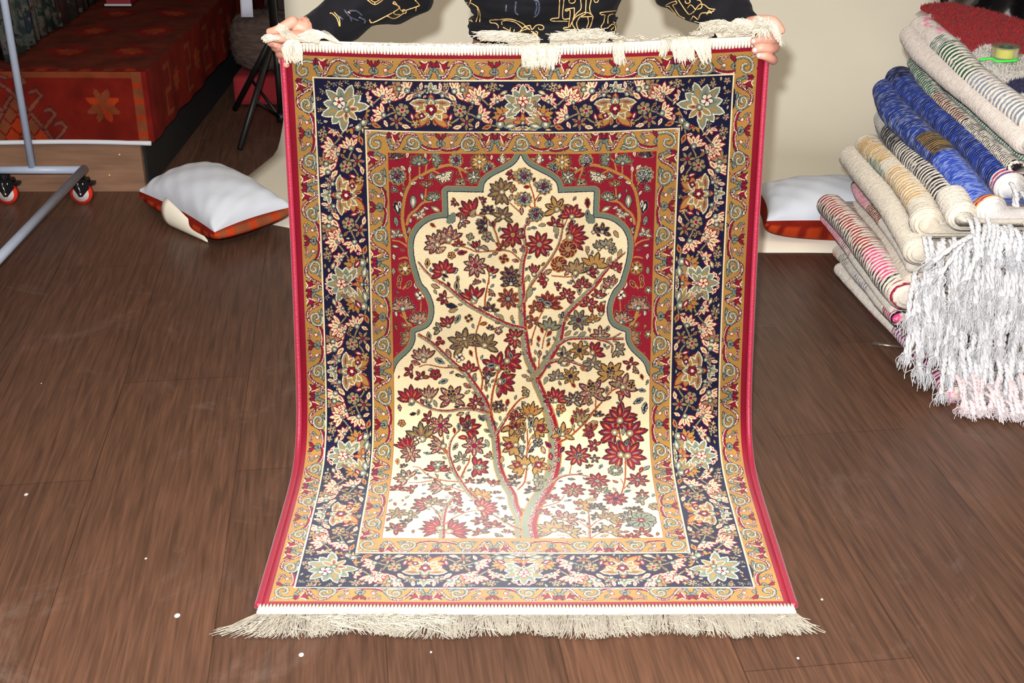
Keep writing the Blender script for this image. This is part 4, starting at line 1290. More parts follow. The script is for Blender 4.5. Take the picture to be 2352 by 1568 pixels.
for s_ in (-1,1):
    mb.ell(hd+(s_*.076,.004,-.008),(.008,.017,.028),10,8); mb.ell(hd+(s_*.03,-.082,.026),(.017,.010,.007),10,8)
    limb([(PX+s_*.085,PY,.80),(PX+s_*.10,PY-.01,.44),(PX+s_*.105,PY+.01,.10)],[.085,.055,.040]); limb([(PX+s_*.105,PY+.02,.055),(PX+s_*.115,PY-.12,.035)],[.038,.030])
# arms down to the wrists
WL=a3(712,66,2.715); WR=a3(1712,64,2.72); EL=np.array((-.235,2.95,.955)); ER=np.array((.375,2.95,.965))
limb([SH[0],(SH[0]+EL)/2+(-.01,.01,0),EL],[.05,.045,.038]); limb([EL,(EL+WL)/2,WL],[.040,.035,.025])
limb([SH[1],(SH[1]+ER)/2+(.01,.01,0),ER],[.05,.045,.038]); limb([ER,(ER+WR)/2,WR],[.040,.035,.025])
mb_arm=mb; mb=MB()
limb([WL*.75+EL*.25,WL],[.028,.025]); limb([WR*.75+ER*.25,WR],[.028,.025])
# photo-left hand
def chain(pts,rs,n=12):
    P=[a3(*p) for p in pts]; P2=spl(P,6); R=np.interp(np.linspace(0,1,len(P2)),np.linspace(0,1,len(rs)),rs)*.90; mb.tube(P2,list(R),n); mb.ell(P2[-1],[R[-1]]*3,12,8); mb.ell(P2[0],[R[0]]*3,12,8)
chain([(716,70,2.71),(700,74,2.695),(684,82,2.685)],[.026,.030,.026])
chain([(704,66,2.70),(688,64,2.68),(676,54,2.675)],[.028,.026,.014])
chain([(690,104,2.69),(676,118,2.688)],[.024,.016])
chain([(672,50,2.668),(648,64,2.655),(634,70,2.65),(619,73,2.652)],[.0135,.0120,.0105,.0085])      # index, stretched out
chain([(690,84,2.66),(664,84,2.635),(646,87,2.622),(633,87,2.618)],[.0155,.0130,.0115,.0100])      # thumb pinching
chain([(664,92,2.69),(632,96,2.68),(622,97,2.66),(634,102,2.642)],[.013,.0115,.0105,.009])     # middle
chain([(668,108,2.69),(642,106,2.685),(634,108,2.662),(652,110,2.640)],[.013,.0120,.0115,.0095]) # ring
chain([(672,122,2.69),(648,124,2.685),(643,124,2.665),(656,126,2.645)],[.012,.0112,.0105,.009])
chain([(676,128,2.69),(654,138,2.686),(648,140,2.67),(658,148,2.655)],[.011,.0105,.0098,.0082]) # little
# photo-right hand
chain([(1712,64,2.715),(1732,68,2.71),(1758,72,2.700)],[.026,.029,.028])
chain([(1752,76,2.705),(1762,104,2.700),(1764,124,2.700)],[.028,.022,.016])
chain([(1722,54,2.70),(1745,48,2.675),(1772,48,2.662),(1784,56,2.655),(1795,70,2.652)],[.016,.0135,.0120,.0108,.0088])   # thumb lying along the top
chain([(1768,66,2.69),(1780,68,2.665),(1772,75,2.640),(1748,76,2.628)],[.013,.0118,.0108,.009])
chain([(1770,88,2.69),(1780,90,2.665),(1770,91,2.638),(1746,90,2.628),(1731,95,2.632)],[.0135,.0125,.0118,.0105,.0085])
chain([(1770,108,2.69),(1779,109,2.665),(1768,112,2.638),(1748,110,2.628),(1734,116,2.632)],[.013,.0122,.0116,.0102,.0082])
chain([(1768,128,2.69),(1776,138,2.668),(1771,135,2.645),(1757,129,2.632),(1744,128,2.632)],[.0118,.0112,.0105,.0096,.0078])
body=fused('body',mb_arm,M_skin,person,.0055,3)
hands=fused('hands_tmp',mb,M_skin,person,.0018,4)
bm=bmesh.new(); bm.from_mesh(body.data); bm.from_mesh(hands.data); bm.to_mesh(body.data); bm.free(); bpy.data.objects.remove(hands)
body.data.polygons.foreach_set('use_smooth',[True]*len(body.data.polygons))
# fingernails
M_nail=mat('fingernail',(246,206,200),.25)
for (x,y,Y) in ((1731,94,2.623),(1734,115,2.623),(1743,127,2.623),(632,87,2.607)):
    n_=MB(); n_.ell(a3(x,y,Y),(.0042,.0018,.0046),10,8); n_.build('fingernail',M_nail,person)
# trousers
mb=MB()
for s_ in (-1,1): limb([(PX+s_*.080,PY,.77),(PX+s_*.10,PY-.005,.46),(PX+s_*.105,PY+.01,.07)],[.088,.076,.066])
for t in np.linspace(0,1,4): mb.ell((PX,PY,.79+.04*t),(.160,.116,.05),18,10)
fused('trousers',mb,mat('dark_denim',(34,36,44),.9,noise=.2,nscale=40),person,.008,6)
mb=MB()
for s_ in (-1,1):
    limb([(PX+s_*.105,PY+.04,.045),(PX+s_*.118,PY-.15,.038)],[.045,.040])
    mb.box((PX+s_*.112-.04,PY-.18,.002),(PX+s_*.112+.04,PY+.07,.02))
fused('shoes',mb,mat('black_shoe',(26,26,28),.5),person,.006,4)
mb=MB(); mb.ell(hd+(0,.014,.028),(.084,.098,.096),22,14); mb.ell(hd+(0,.05,-.03),(.070,.055,.08),16,12)
def cutface(me):
    for v in me.vertices:
        p=v.co; 
        if p.y<hd[1]-.045 and p.z<hd[2]+.055: p.y=hd[1]-.045+(p.y-hd[1]+.045)*.1
fused('hair',mb,mat('black_hair',(22,18,16),.55,bump=.6,bscale=120),person,.006,3,cutface)
M_eye=mat('eye',(40,26,20),.2)
for s_ in (-1,1):
    mb=MB(); mb.ell(hd+(s_*.03,-.089,.026),(.011,.006,.0065),10,8); mb.build('eye',M_eye,person)
# sweatshirt
mb=MB()
hemz=.885
zz_=[.905,.93,.98,1.05,1.12,1.19,1.24]; rx_=[.178,.190,.190,.188,.190,.196,.180]; ry_=[.135,.150,.150,.150,.148,.140,.122]
for z in list(np.arange(.905,1.245,.018)):
    mb.ell((PX,PY,z),(np.interp(z,zz_,rx_),np.interp(z,zz_,ry_),.055),24,10)
for z in (.84,.855,.87,.885): mb.ell((PX-.002,PY,z),(.176,.130,.026),24,10)
limb([(PX-.15,PY,1.235),(PX,PY,1.265),(PX+.15,PY,1.235)],[.07,.085,.07])
limb([(PX,PY+.005,1.28),(PX,PY,1.325)],[.07,.066])
def sleeve(S,E,W,cx):
    S,E,W=map(np.array,(S,E,W))
    limb([S,(S+E)/2,E],[.072,.066,.062]); limb([E,E*.6+W*.4+np.array([0,0,.004]),E*.28+W*.72,E*.16+W*.84],[.064,.058,.050,.041])
    c0=E*.20+W*.80; c1=E*.0+W*1.0; limb([c0,c1],[.036,.0325])
sleeve(SH[0],EL,WL+(WL-EL)*.02,-1); sleeve(SH[1],ER,WR+(WR-ER)*.0,1)
def folds(me):
    n=len(me.vertices); co=np.zeros(n*3); me.vertices.foreach_get('co',co); co=co.reshape(-1,3)
    no=np.zeros(n*3); me.vertices.foreach_get('normal',no); no=no.reshape(-1,3)
    x,y,z=co.T
    d=np.where(z>1.02,.5,1)*.0050*np.sin(52*(x*.35+z)+5*np.sin(9*x+2)+4*y)*(1+.6*np.sin(14*x))+.0035*np.sin(85*(z-.5*x)+8*np.sin(7*x))
    hem=(np.abs(z-.882)<.008)&(np.abs(x-PX)<.2)
    d=d-.006*hem
    rib=(z<.872)&(np.abs(x-PX)<.2); ang=np.arctan2(y-PY,x-PX)
    d=np.where(rib,.0008*np.sin(ang*90),d)
    me.vertices.foreach_set('co',(co+no*d[:,None]).ravel())
M_hood=mat('black_jersey',(17,17,23),.85,spec=.22,bump=.15,bscale=500,sheen=.03)
hood=fused('sweatshirt',mb,M_hood,person,.0045,5,folds); hood['label']='black sweatshirt with gold outlined letters'
# printed letters, laid on the cloth
bm=bmesh.new(); bm.from_mesh(hood.data); bvh=BVHTree.FromBMesh(bm); bm.free()
O=Vector((0,0,CAM_H))
def lay(mb,pts,ox,oy,s,r,c):
    P=spl([(x,y) for x,y in pts],4) if len(pts)>2 else np.array(pts,float)
    Q=[]
    for i in range(len(P)-1):
        for t in np.linspace(0,1,max(2,int(np.hypot(*(P[i+1]-P[i]))/12)+1))[:-1]: Q.append(P[i]+(P[i+1]-P[i])*t)
    Q.append(P[-1]); run=[]
    for q in Q:
        p=Vector(at(ox+q[0]/s,oy+q[1]/s,Y=3.0)); h=bvh.ray_cast(O,(p-O).normalized(),6)
        if h[0] is None or (run and (h[0]-run[-1]).length>.02):
            if len(run)>1: mb.tube([tuple(a) for a in run],r,5,c)
            run=[]
            if h[0] is None: continue
        run.append(h[0]+h[1]*r*.25)
    if len(run)>1: mb.tube([tuple(a) for a in run],r,5,c)
def hard(pts):
    # polyline with crisp corners: repeat the corner points
    o=[]
    for p in pts: o+= [p,p]
    return o
TL="""1430,0 1420,230;1420,230 1330,240 1330,268 1540,270;1485,0 1470,230 1560,238;1510,145 1510,120 1620,100;1620,100 1612,220 1560,350;1510,145 1565,140 1545,350;1545,352 1490,356 1490,378 1640,380;1700,0 1705,110 1650,170 1600,240;1770,0 1762,180;1762,180 1700,215 1860,210;1860,210 1830,170 1815,100 1835,0;1690,215 1650,290 1665,370 1700,390;1735,165 1640,215 1592,300 1640,385;1860,215 1830,330 1790,395;1790,215 1800,290 1770,370;1740,160 1800,165 1840,190;1550,0 1555,30 1590,42 1625,25 1630,0;1870,0 1885,28 1915,28 1930,0;1955,185 1965,160 2180,135;2180,135 2240,180 2245,240 2200,280 2130,290;1965,188 2012,190;2012,190 1995,290 1960,345 1980,370;2050,300 2060,200 2150,180 2205,215 2190,262;2040,365 2110,310 2148,350 2130,440 2150,460;2120,285 2165,330 2190,285;2190,285 2215,330 2180,400 2155,460;2090,385 2130,345;2195,330 2225,345 2205,370;530,258 660,250 800,245 940,292 1000,345;530,262 545,292 610,300 640,335 640,360;690,320 690,275 760,262 870,290 960,370;700,350 750,378 800,400;800,350 790,395;850,375 840,410;920,405 960,360 1000,350 1050,385;970,345 1050,325;1050,325 1070,378 1090,370;1090,370 1130,325 1190,320 1225,345 1215,380 1170,382 1155,355;905,412 980,385 1020,370 1040,385;1060,400 1130,440 1162,500 1150,530;1145,525 1130,475 1050,445 950,425;1085,450 1090,500;1095,405 1090,440 1130,450 1150,420 1120,400;165,0 225,55 240,30;235,60 240,190;170,150 165,180 240,235 280,272;170,150 235,195;290,0 258,90 262,200 305,280;275,30 370,90 408,180 402,285;375,110 385,180 355,280;350,70 385,100;190,292 235,297"""
UL="""958,160 985,185 1150,102;1150,102 1205,60 1148,28;1148,28 1165,18 1222,95;1222,95 1370,45;1370,45 1330,0;985,185 960,178;1100,130 1160,152 1235,110;1222,95 1235,78 1258,88 1250,108 1228,108;940,0 1000,38 1070,0;960,-6 1000,18 1050,-6;650,108 690,150 712,218;632,108 650,108;668,100 708,150 716,215;958,330 968,302 985,305 985,328;1148,200 1120,240 1085,268;1340,55 1335,95;1150,102 1170,120 1210,118;780,95 800,110;1000,15 1000,35"""
VL="""1240,45 1262,52 1270,50;1270,50 1415,215;1415,215 1472,130;1240,45 1290,20 1330,8;1330,8 1335,28 1300,38;1300,38 1350,120 1400,150;1350,0 1410,90 1440,118 1480,92;1472,130 1510,162;1510,162 1535,110 1600,105 1640,88;1500,80 1540,60 1530,10 1500,0;1480,92 1520,40 1560,40 1600,70 1650,78;1420,70 1450,40 1490,80;1405,5 1408,22 1430,28 1445,12 1440,0;1092,60 1160,92 1190,150 1240,190 1340,240;1092,60 1100,75;1165,122 1160,165 1230,200 1310,232 1372,285;1165,122 1188,128 1190,150;1355,265 1362,250 1370,285;1580,120 1600,88 1620,110"""
mb=MB(); gold=L((226,186,122))
for txt,ox,oy,s_ in ((TL,1030,0,5.6),(UL,580,0,3.564),(VL,1180,0,3.564)):
    for pl in txt.split(';'):
        pts=[tuple(map(float,q.split(','))) for q in pl.split()]
        lay(mb,pts,ox,oy,s_,.00125,gold)
o=mb.build('gold_lettering',mat('gold_print',(226,186,122),.45,vcol=True),person); o['label']='thin gold outlined letters printed on the sweatshirt'
mb=MB()
for txt,ox,oy,s_ in (("1100,10 1150,12 1165,40;1165,40 1168,110 1150,180 1100,220;1130,30 1135,110 1110,190;745,60 740,150;870,20 860,150 900,190",1030,0,5.6),("750,80 800,140 870,170;790,90 850,90 900,130;800,140 810,180;870,140 920,165 915,190;700,130 740,160",580,0,3.564)):
    for pl in txt.split(';'): lay(mb,[tuple(map(float,q.split(','))) for q in pl.split()],ox,oy,s_,.0022,L((74,78,94)))
mb.build('silver_lettering',mat('silver_print',(90,98,122),.3,vcol=True),person)
# ================================================================= STACK OF FOLDED WOOL RUGS ====
M_wool=mat('hand_woven_wool',(230,222,208),.95,spec=.1,vcol=True,sheen=.15,bump=.45,bscale=260,noise=.12,nscale=70)
G_=lambda x,y:(1740+x/3.136,y/3.136)
H_=lambda x,y:(1740+x/2.613,400+y/2.613)
CW=np.array(L((226,218,206))); 
def stripe(c): return np.array(L(c))
XR=1.86
def fold(mb,px,Y0,Y1,r,colf,z=None,rid=.0052,sl=0,seed=1,n=260):
    """one rounded fold edge of a rug: px = points seen along it (far to near), r = half thickness in metres"""
    rr=np.random.RandomState(seed); P=spl([np.array(p) for p in px],8)
    d=np.concatenate([[0],np.cumsum(np.hypot(*np.diff(P,axis=0).T))]); d/=d[-1]
    pts=[]
    for p,t in zip(P,d):
        Y=1/(1/Y0+(1/Y1-1/Y0)*t) if z is None else 0
        pts.append(at(p[0],p[1],Y=Y) if z is None else at(p[0],p[1],Z=z))
    pts=np.array(pts); s=np.concatenate([[0],np.cumsum(np.linalg.norm(np.diff(pts,axis=0),axis=1))]); Ltot=s[-1]
    m=max(60,int(Ltot/rid*3.6)); ss=np.linspace(0,Ltot,m); C=np.stack([np.interp(ss,s,pts[:,k]) for k in range(3)],-1)
    th=np.linspace(-math.pi*.5,-math.pi*1.93,20)  # bottom, round the left, over the top and down the right
    rows=[];cols=[]
    wob=np.cumsum(rr.normal(0,1,m)); wob=(wob-wob.mean())/(wob.std()+1e-6)
    T=np.gradient(C,axis=0); T/=np.linalg.norm(T,axis=1)[:,None]
    for i in range(m):
        e=min(1,(ss[i]/(r*1.3))); q=math.sqrt(max(.04,1-(1-e)**2)); e2=min(1,(Ltot-ss[i])/(r*.5)); q*=math.sqrt(max(.3,1-(1-e2)**2))
        ridge=1+.07*math.sin(6.2832*ss[i]/rid)
        R=r*q*(1+.05*wob[i]*.6)
        row=[];cc=[]
        nx=np.array([-T[i][1],T[i][0],0]); nx=nx/(np.linalg.norm(nx)+1e-9)
        side=nx if nx[0]<0 else -nx
        for j,a in enumerate(th):
            x=math.cos(a)*R*ridge; zz=math.sin(a)*R*ridge   # cos<0 = left
            p=C[i]+side*(-x)*1.15+np.array([0,0,zz]); row.append(p)
            k=int((ss[i]+.0016*math.sin(a*3+ss[i]*40)+.0008*math.sin(a*11+ss[i]*90))/rid+50)
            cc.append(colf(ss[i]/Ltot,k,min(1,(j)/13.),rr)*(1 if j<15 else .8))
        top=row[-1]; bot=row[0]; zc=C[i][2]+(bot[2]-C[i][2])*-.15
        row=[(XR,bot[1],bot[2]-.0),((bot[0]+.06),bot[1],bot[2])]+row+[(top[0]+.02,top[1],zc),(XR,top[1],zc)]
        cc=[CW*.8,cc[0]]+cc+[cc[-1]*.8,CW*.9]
        rows.append(row); cols.append(cc)
    b=len(mb.v); mb.grid(np.array(rows),np.array(cols))
    w=len(rows[0]); mb.f.append(tuple(b+k for k in range(w))[::-1]); mb.f.append(tuple(b+(m-1)*w+k for k in range(w)))
    return C[-1],pts
def plain(c=(226,218,206),j=.05):
    c=stripe(c)
    return lambda t,k,a,rr: c*(1+rr.uniform(-j,j))
def zones(Z,j=.06,base=(226,218,206)):
    """Z: list of (t0,t1,a0,a1,colours) ; colours cycle with the ridge number"""
    def f(t,k,a,rr):
        col=base
        for t0,t1,a0,a1,cs in Z:
            if rr.random()<.95 and t0<=t+.012*math.sin(k*1.7)<t1 and a0<=a+.08*math.sin(k*2.9)<=a1: col=cs[k%len(cs)]
        return stripe(col)*(1+rr.uniform(-j,j))
    return f
cr=(232,224,210); BK=(28,26,30)
M_cotb=mat('white_cotton_cord',(240,240,242),.85,spec=.15,vcol=True,sheen=.1)
def tassel(parent,p,d,ln,seed,tint=(238,240,244),nm='tassel'):
    """twisted two-ply cord with a frayed brush end; p start, d horizontal lean"""
    tint=tuple(q*.90 for q in tint); rr=np.random.RandomState(seed); mb=MB(); p=np.array(p,float); d=np.array(d,float)
    zf=.012
    end=p+d+np.array([0,0,-ln]); 
    if end[2]<zf: over=zf-end[2]; end=end+np.array([rr.uniform(-.3,.3)*over,-over*.55,over])
    mid=p*.55+end*.45+np.array([rr.uniform(-.008,.008),-.012,.012])
    A=spl([p,mid*.6+p*.4+np.array([0,-.004,.004]),mid,mid*.35+end*.65],6); n=len(A)
    r0=rr.uniform(.0036,.0054)
    for k in (0,1):
        Q=[]
        for i,q in enumerate(A):
            a=i*1.05+k*math.pi; Q.append(q+np.array([math.cos(a)*r0*.7,math.sin(a)*r0*.7,0]))
        mb.tube(Q,r0,6,tuple(np.array(L(tint))*rr.uniform(.92,1.02)))
    q=A[-1]; dr=end-q; ll=np.linalg.norm(dr)+1e-9
    mb.ell(q,(r0*1.6,r0*1.6,r0*1.5),8,6,L(tint))
    for i in range(30):
        s=rr.normal(0,1,3)*np.array([.0095,.0070,.005]); e=q+dr*rr.uniform(.75,1.25)+s
        if e[2]<.004: e[2]=.004+rr.random()*.006
        m_=q*.5+e*.5+s*.5+rr.normal(0,.0015,3)
        mb.tube(spl([q+s*.12,m_,e],3),.0011,3,tuple(np.array(L(tint))*rr.uniform(.86,1.04)),cap=False)
    o=mb.build(nm,M_cotb,parent); return o
def tassels(parent,xs,Y,Z,ln,seed,dy=-.03,tint=(238,240,244),zf=None):
    for i,x in enumerate(xs):
        rr=np.random.RandomState(seed*100+i)
        tassel(parent,(x+rr.uniform(-.008,.008),Y-rr.uniform(0,.01),Z+rr.uniform(-.012,.012) if zf is None else zf(x)),(rr.uniform(-.02,.02),dy+rr.uniform(-.015,.005),0),ln*rr.uniform(.75,1.2),seed*100+i,tint)
def trow(parent,x0,x1,y,Y,ln,seed,dy=-.035,tint=(232,233,237),step=13,slope=0):
    i=0; x=x0
    while x<x1:
        rr=np.random.RandomState(seed*100+i); p=at(x+rr.uniform(-6,6),y+slope*(x-x0)+rr.uniform(-16,16),Y=Y+rr.uniform(-.012,.012))
        tassel(parent,p,(rr.uniform(-.022,.018),dy+rr.uniform(-.02,.005),0),ln*rr.uniform(.75,1.2),seed*100+i,tint); x+=step*rr.uniform(.8,1.2); i+=1
STK='folded wool rugs in the stack on the right'
def rugthing(label,x,y):
    t=empty('folded_rug',(x,y,0)); tag(t,label,'rug',STK); return t
# --- bottom rug, on the floor
t=rugthing('cream folded rug with blue and pink edge marks, lowest in the stack',1.4,3.2); mb=MB()
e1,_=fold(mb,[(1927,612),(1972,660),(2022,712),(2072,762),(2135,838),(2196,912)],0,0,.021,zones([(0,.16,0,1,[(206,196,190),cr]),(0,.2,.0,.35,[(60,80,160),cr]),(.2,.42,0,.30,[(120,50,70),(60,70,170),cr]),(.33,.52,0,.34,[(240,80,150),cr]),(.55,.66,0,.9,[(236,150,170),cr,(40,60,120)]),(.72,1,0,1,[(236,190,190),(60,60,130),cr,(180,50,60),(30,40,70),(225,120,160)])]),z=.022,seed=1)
mb.build('woven_body',M_wool,t)
trow(t,2196,2372,868,2.76,.085,1,dy=-.045,tint=(244,226,230)); trow(t,2205,2372,905,2.74,.05,2,dy=-.06,tint=(242,232,236))
# --- second
t=rugthing('thin cream folded rug with faint blue specks, second from the floor in the stack',1.4,3.2); mb=MB()
e,_=fold(mb,[H_(490,455),H_(610,590),H_(740,740),H_(860,870)],3.70,2.95,.021,zones([(.0,.14,0,.6,[(238,170,140),cr]),(.15,.3,.1,.8,[(60,60,60),cr,cr]),(.45,.62,.2,.7,[(70,80,150),cr,cr,cr]),(.88,1,.2,1,[(240,70,140),cr,BK])]),seed=2)
mb.build('woven_body',M_wool,t);
trow(t,2172,2372,808,2.79,.12,3)
# --- third: black, white, red stripes
t=rugthing('folded rug with narrow black, white and red stripes and a pink lower fold',1.4,3.2); mb=MB()
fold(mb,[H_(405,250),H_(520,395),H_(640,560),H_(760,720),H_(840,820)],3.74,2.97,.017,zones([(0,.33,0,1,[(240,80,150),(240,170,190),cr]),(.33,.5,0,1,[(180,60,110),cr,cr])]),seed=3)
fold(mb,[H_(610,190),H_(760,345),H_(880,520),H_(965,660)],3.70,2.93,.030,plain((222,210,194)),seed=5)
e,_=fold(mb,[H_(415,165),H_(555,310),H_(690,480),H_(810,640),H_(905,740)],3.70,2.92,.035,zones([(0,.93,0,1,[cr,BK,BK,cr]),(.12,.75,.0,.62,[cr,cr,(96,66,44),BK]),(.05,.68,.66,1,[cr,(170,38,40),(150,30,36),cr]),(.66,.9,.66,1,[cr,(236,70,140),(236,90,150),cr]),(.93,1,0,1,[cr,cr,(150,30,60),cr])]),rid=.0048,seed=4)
mb.build('woven_body',M_wool,t);
trow(t,2084,2372,722,2.82,.15,4,dy=-.04)
# --- fourth: thin pink and black
t=rugthing('thin folded rug with pink and black spots, squeezed under the thick cream rug',1.4,3.2); mb=MB()
e,_=fold(mb,[H_(592,60),H_(630,140),H_(730,250),H_(840,390),H_(940,560)],3.72,2.92,.016,zones([(.05,.35,0,1,[(240,80,150),cr]),(.35,.55,0,1,[BK,cr,(200,90,60)]),(.0,.05,0,1,[(70,40,60)])]),seed=6)
mb.build('woven_body',M_wool,t);
trow(t,2130,2372,672,2.83,.15,5,dy=-.045)
# --- fifth: big cream with yellow and green patch
t=rugthing('thick cream folded rug with a patch of yellow and green flecks',1.4,3.2); mb=MB()
fold(mb,[G_(670,1110),G_(800,1270),G_(950,1450),H_(860,270),H_(980,480)],3.76,2.88,.034,plain((224,214,198),.04),seed=7)
e,_=fold(mb,[G_(780,1030),G_(950,1190),G_(1080,1330),G_(1190,1490),H_(1030,310)],3.74,2.92,.034,zones([(.08,.42,.45,1,[(214,176,110),cr,(200,150,70)]),(.26,.60,.05,.62,[(60,110,80),cr,(90,140,110),cr]),(.5,.86,.3,1,[(222,190,130),cr,cr,(206,150,60)])],base=(226,217,200)),seed=8)
mb.build('woven_body',M_wool,t);
trow(t,2108,2372,622,2.84,.15,6,dy=-.05)
# --- sixth: grey and black
t=rugthing('grey folded rug with ragged black and white stripes, just below the blue rug',1.4,3.2); mb=MB()
fold(mb,[G_(892,880),G_(945,1010),G_(1035,1120),G_(1125,1250),G_(1215,1410),H_(1110,320)],3.74,2.93,.019,zones([(0,.6,0,1,[(150,148,152),(128,128,136)]),(.32,.44,0,1,[(50,50,54),(150,148,150)]),(.6,1,0,1,[BK,cr,BK,cr])],base=(150,150,154)),rid=.0046,seed=9)
e,_=fold(mb,[G_(915,830),G_(1010,1000),G_(1130,1140),G_(1270,1285),G_(1385,1440),H_(1180,150),H_(1240,270)],3.76,2.86,.033,zones([(.0,.18,0,1,[(206,200,192)]),(.18,.38,0,1,[BK,(60,58,60),(180,176,172),BK]),(.38,.84,0,1,[BK,(40,38,42),cr,(210,204,196)]),(.84,1,0,1,[cr])]),rid=.0046,seed=10)
mb.build('woven_body',M_wool,t);
tassel(t,(1.075,2.83,.41),(-.075,-.03,0),.11,771,(240,240,242)); tassel(t,(1.085,2.83,.41),(-.11,-.03,0),.07,772,(240,240,242)); tassel(t,(1.10,2.82,.41),(-.05,-.04,0),.13,773,(240,240,242))
trow(t,2196,2372,556,2.84,.15,7,dy=-.045); trow(t,2150,2372,590,2.84,.13,17,dy=-.045)
trow(t,2116,2330,548,2.86,.12,27,dy=-.05); trow(t,2222,2330,512,2.86,.07,47,dy=-.04); trow(t,2094,2240,640,2.85,.10,37,dy=-.05)
# --- seventh: blue
NB=(18,22,52)
t=rugthing('thick royal blue folded rug with navy lines in the middle of the stack',1.4,3.2); mb=MB()
BL=(44,74,176); LB=(96,122,206)
def bluef(t_,k,a,rr):
    c=NB if k%2==0 else BL
    if t_>.66: c=BL
    q=stripe(c)
    if k%2 and rr.random()<.30: q=stripe((150,165,215))
    if .5<t_<.64 and a>.62 and k%2: q=stripe((150,120,60))
    if t_>.66 and rr.random()<.25: q=stripe((130,150,215))
    if t_>.955: q=stripe([(200,60,50),(230,180,60),(30,40,110)][k%3])
    if t_>.985: q=stripe((226,222,220))
    return q
fold(mb,[G_(920,620),G_(985,800),G_(1135,955),G_(1330,1130),G_(1490,1320),G_(1600,1480),H_(1420,220)],3.76,2.86,.034,bluef,rid=.0046,seed=11)
def bluef2(t_,k,a,rr):
    q=stripe(NB if k%2==0 or t_<.12 else BL)
    if k%2 and rr.random()<.30: q=stripe((110,125,190))
    if t_>.94: q=stripe([cr,(200,70,60),BL][k%3])
    if t_>.98: q=stripe((226,222,220))
    return q
e,_=fold(mb,[G_(1000,540),G_(1115,680),G_(1280,815),G_(1470,975),G_(1620,1120),G_(1750,1260),G_(1840,1370)],3.78,2.95,.035,bluef2,rid=.0046,seed=12)
mb.build('woven_body',M_wool,t);
trow(t,2268,2300,520,2.84,.07,8,dy=-.04,step=14); trow(t,2300,2372,522,2.84,.08,18,dy=-.045,tint=(240,242,248)); trow(t,2320,2372,430,2.93,.09,28,dy=-.045)
# --- eighth: green / brown / black thin
t=rugthing('thin folded rug with fine green, brown and black stripes, just above the blue rug',1.4,3.2); mb=MB()
GR=(28,84,62)
fold(mb,[G_(1125,430),G_(1225,600),G_(1340,740),G_(1480,865),G_(1640,1010),G_(1800,1150),G_(1870,1210)],3.76,2.98,.019,zones([(0,.36,0,1,[GR,cr,(40,100,76)]),(.36,.62,0,1,[(112,66,44),cr,(90,50,36)]),(.62,1,0,1,[BK,cr])]),rid=.0040,seed=13)
e,_=fold(mb,[G_(1170,500),G_(1320,620),G_(1440,725),G_(1600,870),G_(1750,1000),G_(1890,1110),G_(1990,1190)],3.78,2.98,.018,zones([(0,1,0,1,[GR,(150,190,168),cr])]),rid=.0040,seed=14)
mb.build('woven_body',M_wool,t);
# --- top rug
t=rugthing('topmost folded rug, cream with green and grey stripes and red shaggy pile',1.4,3.2); mb=MB()
fold(mb,[G_(1095,235),G_(1200,380),G_(1400,560),G_(1600,720),G_(1800,900),G_(1960,1040)],3.78,2.94,.030,plain((214,204,196),.05),rid=.0045,seed=15)
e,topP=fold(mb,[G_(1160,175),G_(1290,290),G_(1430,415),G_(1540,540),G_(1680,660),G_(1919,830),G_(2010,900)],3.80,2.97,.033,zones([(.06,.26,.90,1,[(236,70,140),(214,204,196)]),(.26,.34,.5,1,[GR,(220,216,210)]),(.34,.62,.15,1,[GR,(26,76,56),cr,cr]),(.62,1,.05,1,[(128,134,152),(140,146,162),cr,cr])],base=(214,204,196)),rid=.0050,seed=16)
mb.build('woven_body',M_wool,t)
# shaggy pile on the top face
def inp(x,y,P):
    r=False;n=len(P)
    for i in range(n):
        x0,y0=P[i];x1,y1=P[(i+1)%n]
        if (y0>y)!=(y1>y) and x<(x1-x0)*(y-y0)/(y1-y0)+x0: r=not r
    return r
tp=topP[np.argsort(topP[:,1])]
def ztop(y): return float(np.interp(y,tp[:,1],tp[:,2]))+.039
def atshag(px,py):
    Z=.70
    for _ in range(12): p=at(px,py,Z=Z); Z=ztop(min(p[1],3.95))
    return p
red=[atshag(*G_(x,y))[:2] for x,y in [(1250,75),(1275,120),(1320,150),(1340,230),(1400,255),(1455,240),(1490,335),(1545,350),(1620,320),(1700,325),(1780,360),(1860,385),(1960,415),(2100,440)]]+[(3,4.5),(1.2,4.6)]
nav=atshag(*G_(1905,600))[:2]
mbr=MB(); mbw=MB(); fa=atshag(2150,0); fb=atshag(2352,48)
def yfar(x): return fa[1]+(x-fa[0])*(fb[1]-fa[1])/(fb[0]-fa[0])
gx=np.linspace(0,1,26); gy=np.linspace(3.0,3.89,60)
def xl(y): return float(np.interp(y,tp[:,1],tp[:,0]))+.012
Gd=np.array([[(xl(y)+(XR-xl(y))*g,min(y,yfar(xl(y)+(XR-xl(y))*g)),ztop(y)-.004+.004*math.sin(9*g+y*7)-.028*math.exp(-(XR-xl(y))*g/.022)) for g in gx] for y in gy])
cg=np.array([[np.array(L((130,8,18))) if inp(p[0],p[1],red) else np.array(L((214,208,200))) for p in r] for r in Gd])
mbs=MB(); mbs.grid(Gd,cg); mbs.build('shag_backing',M_wool,t)
k=0
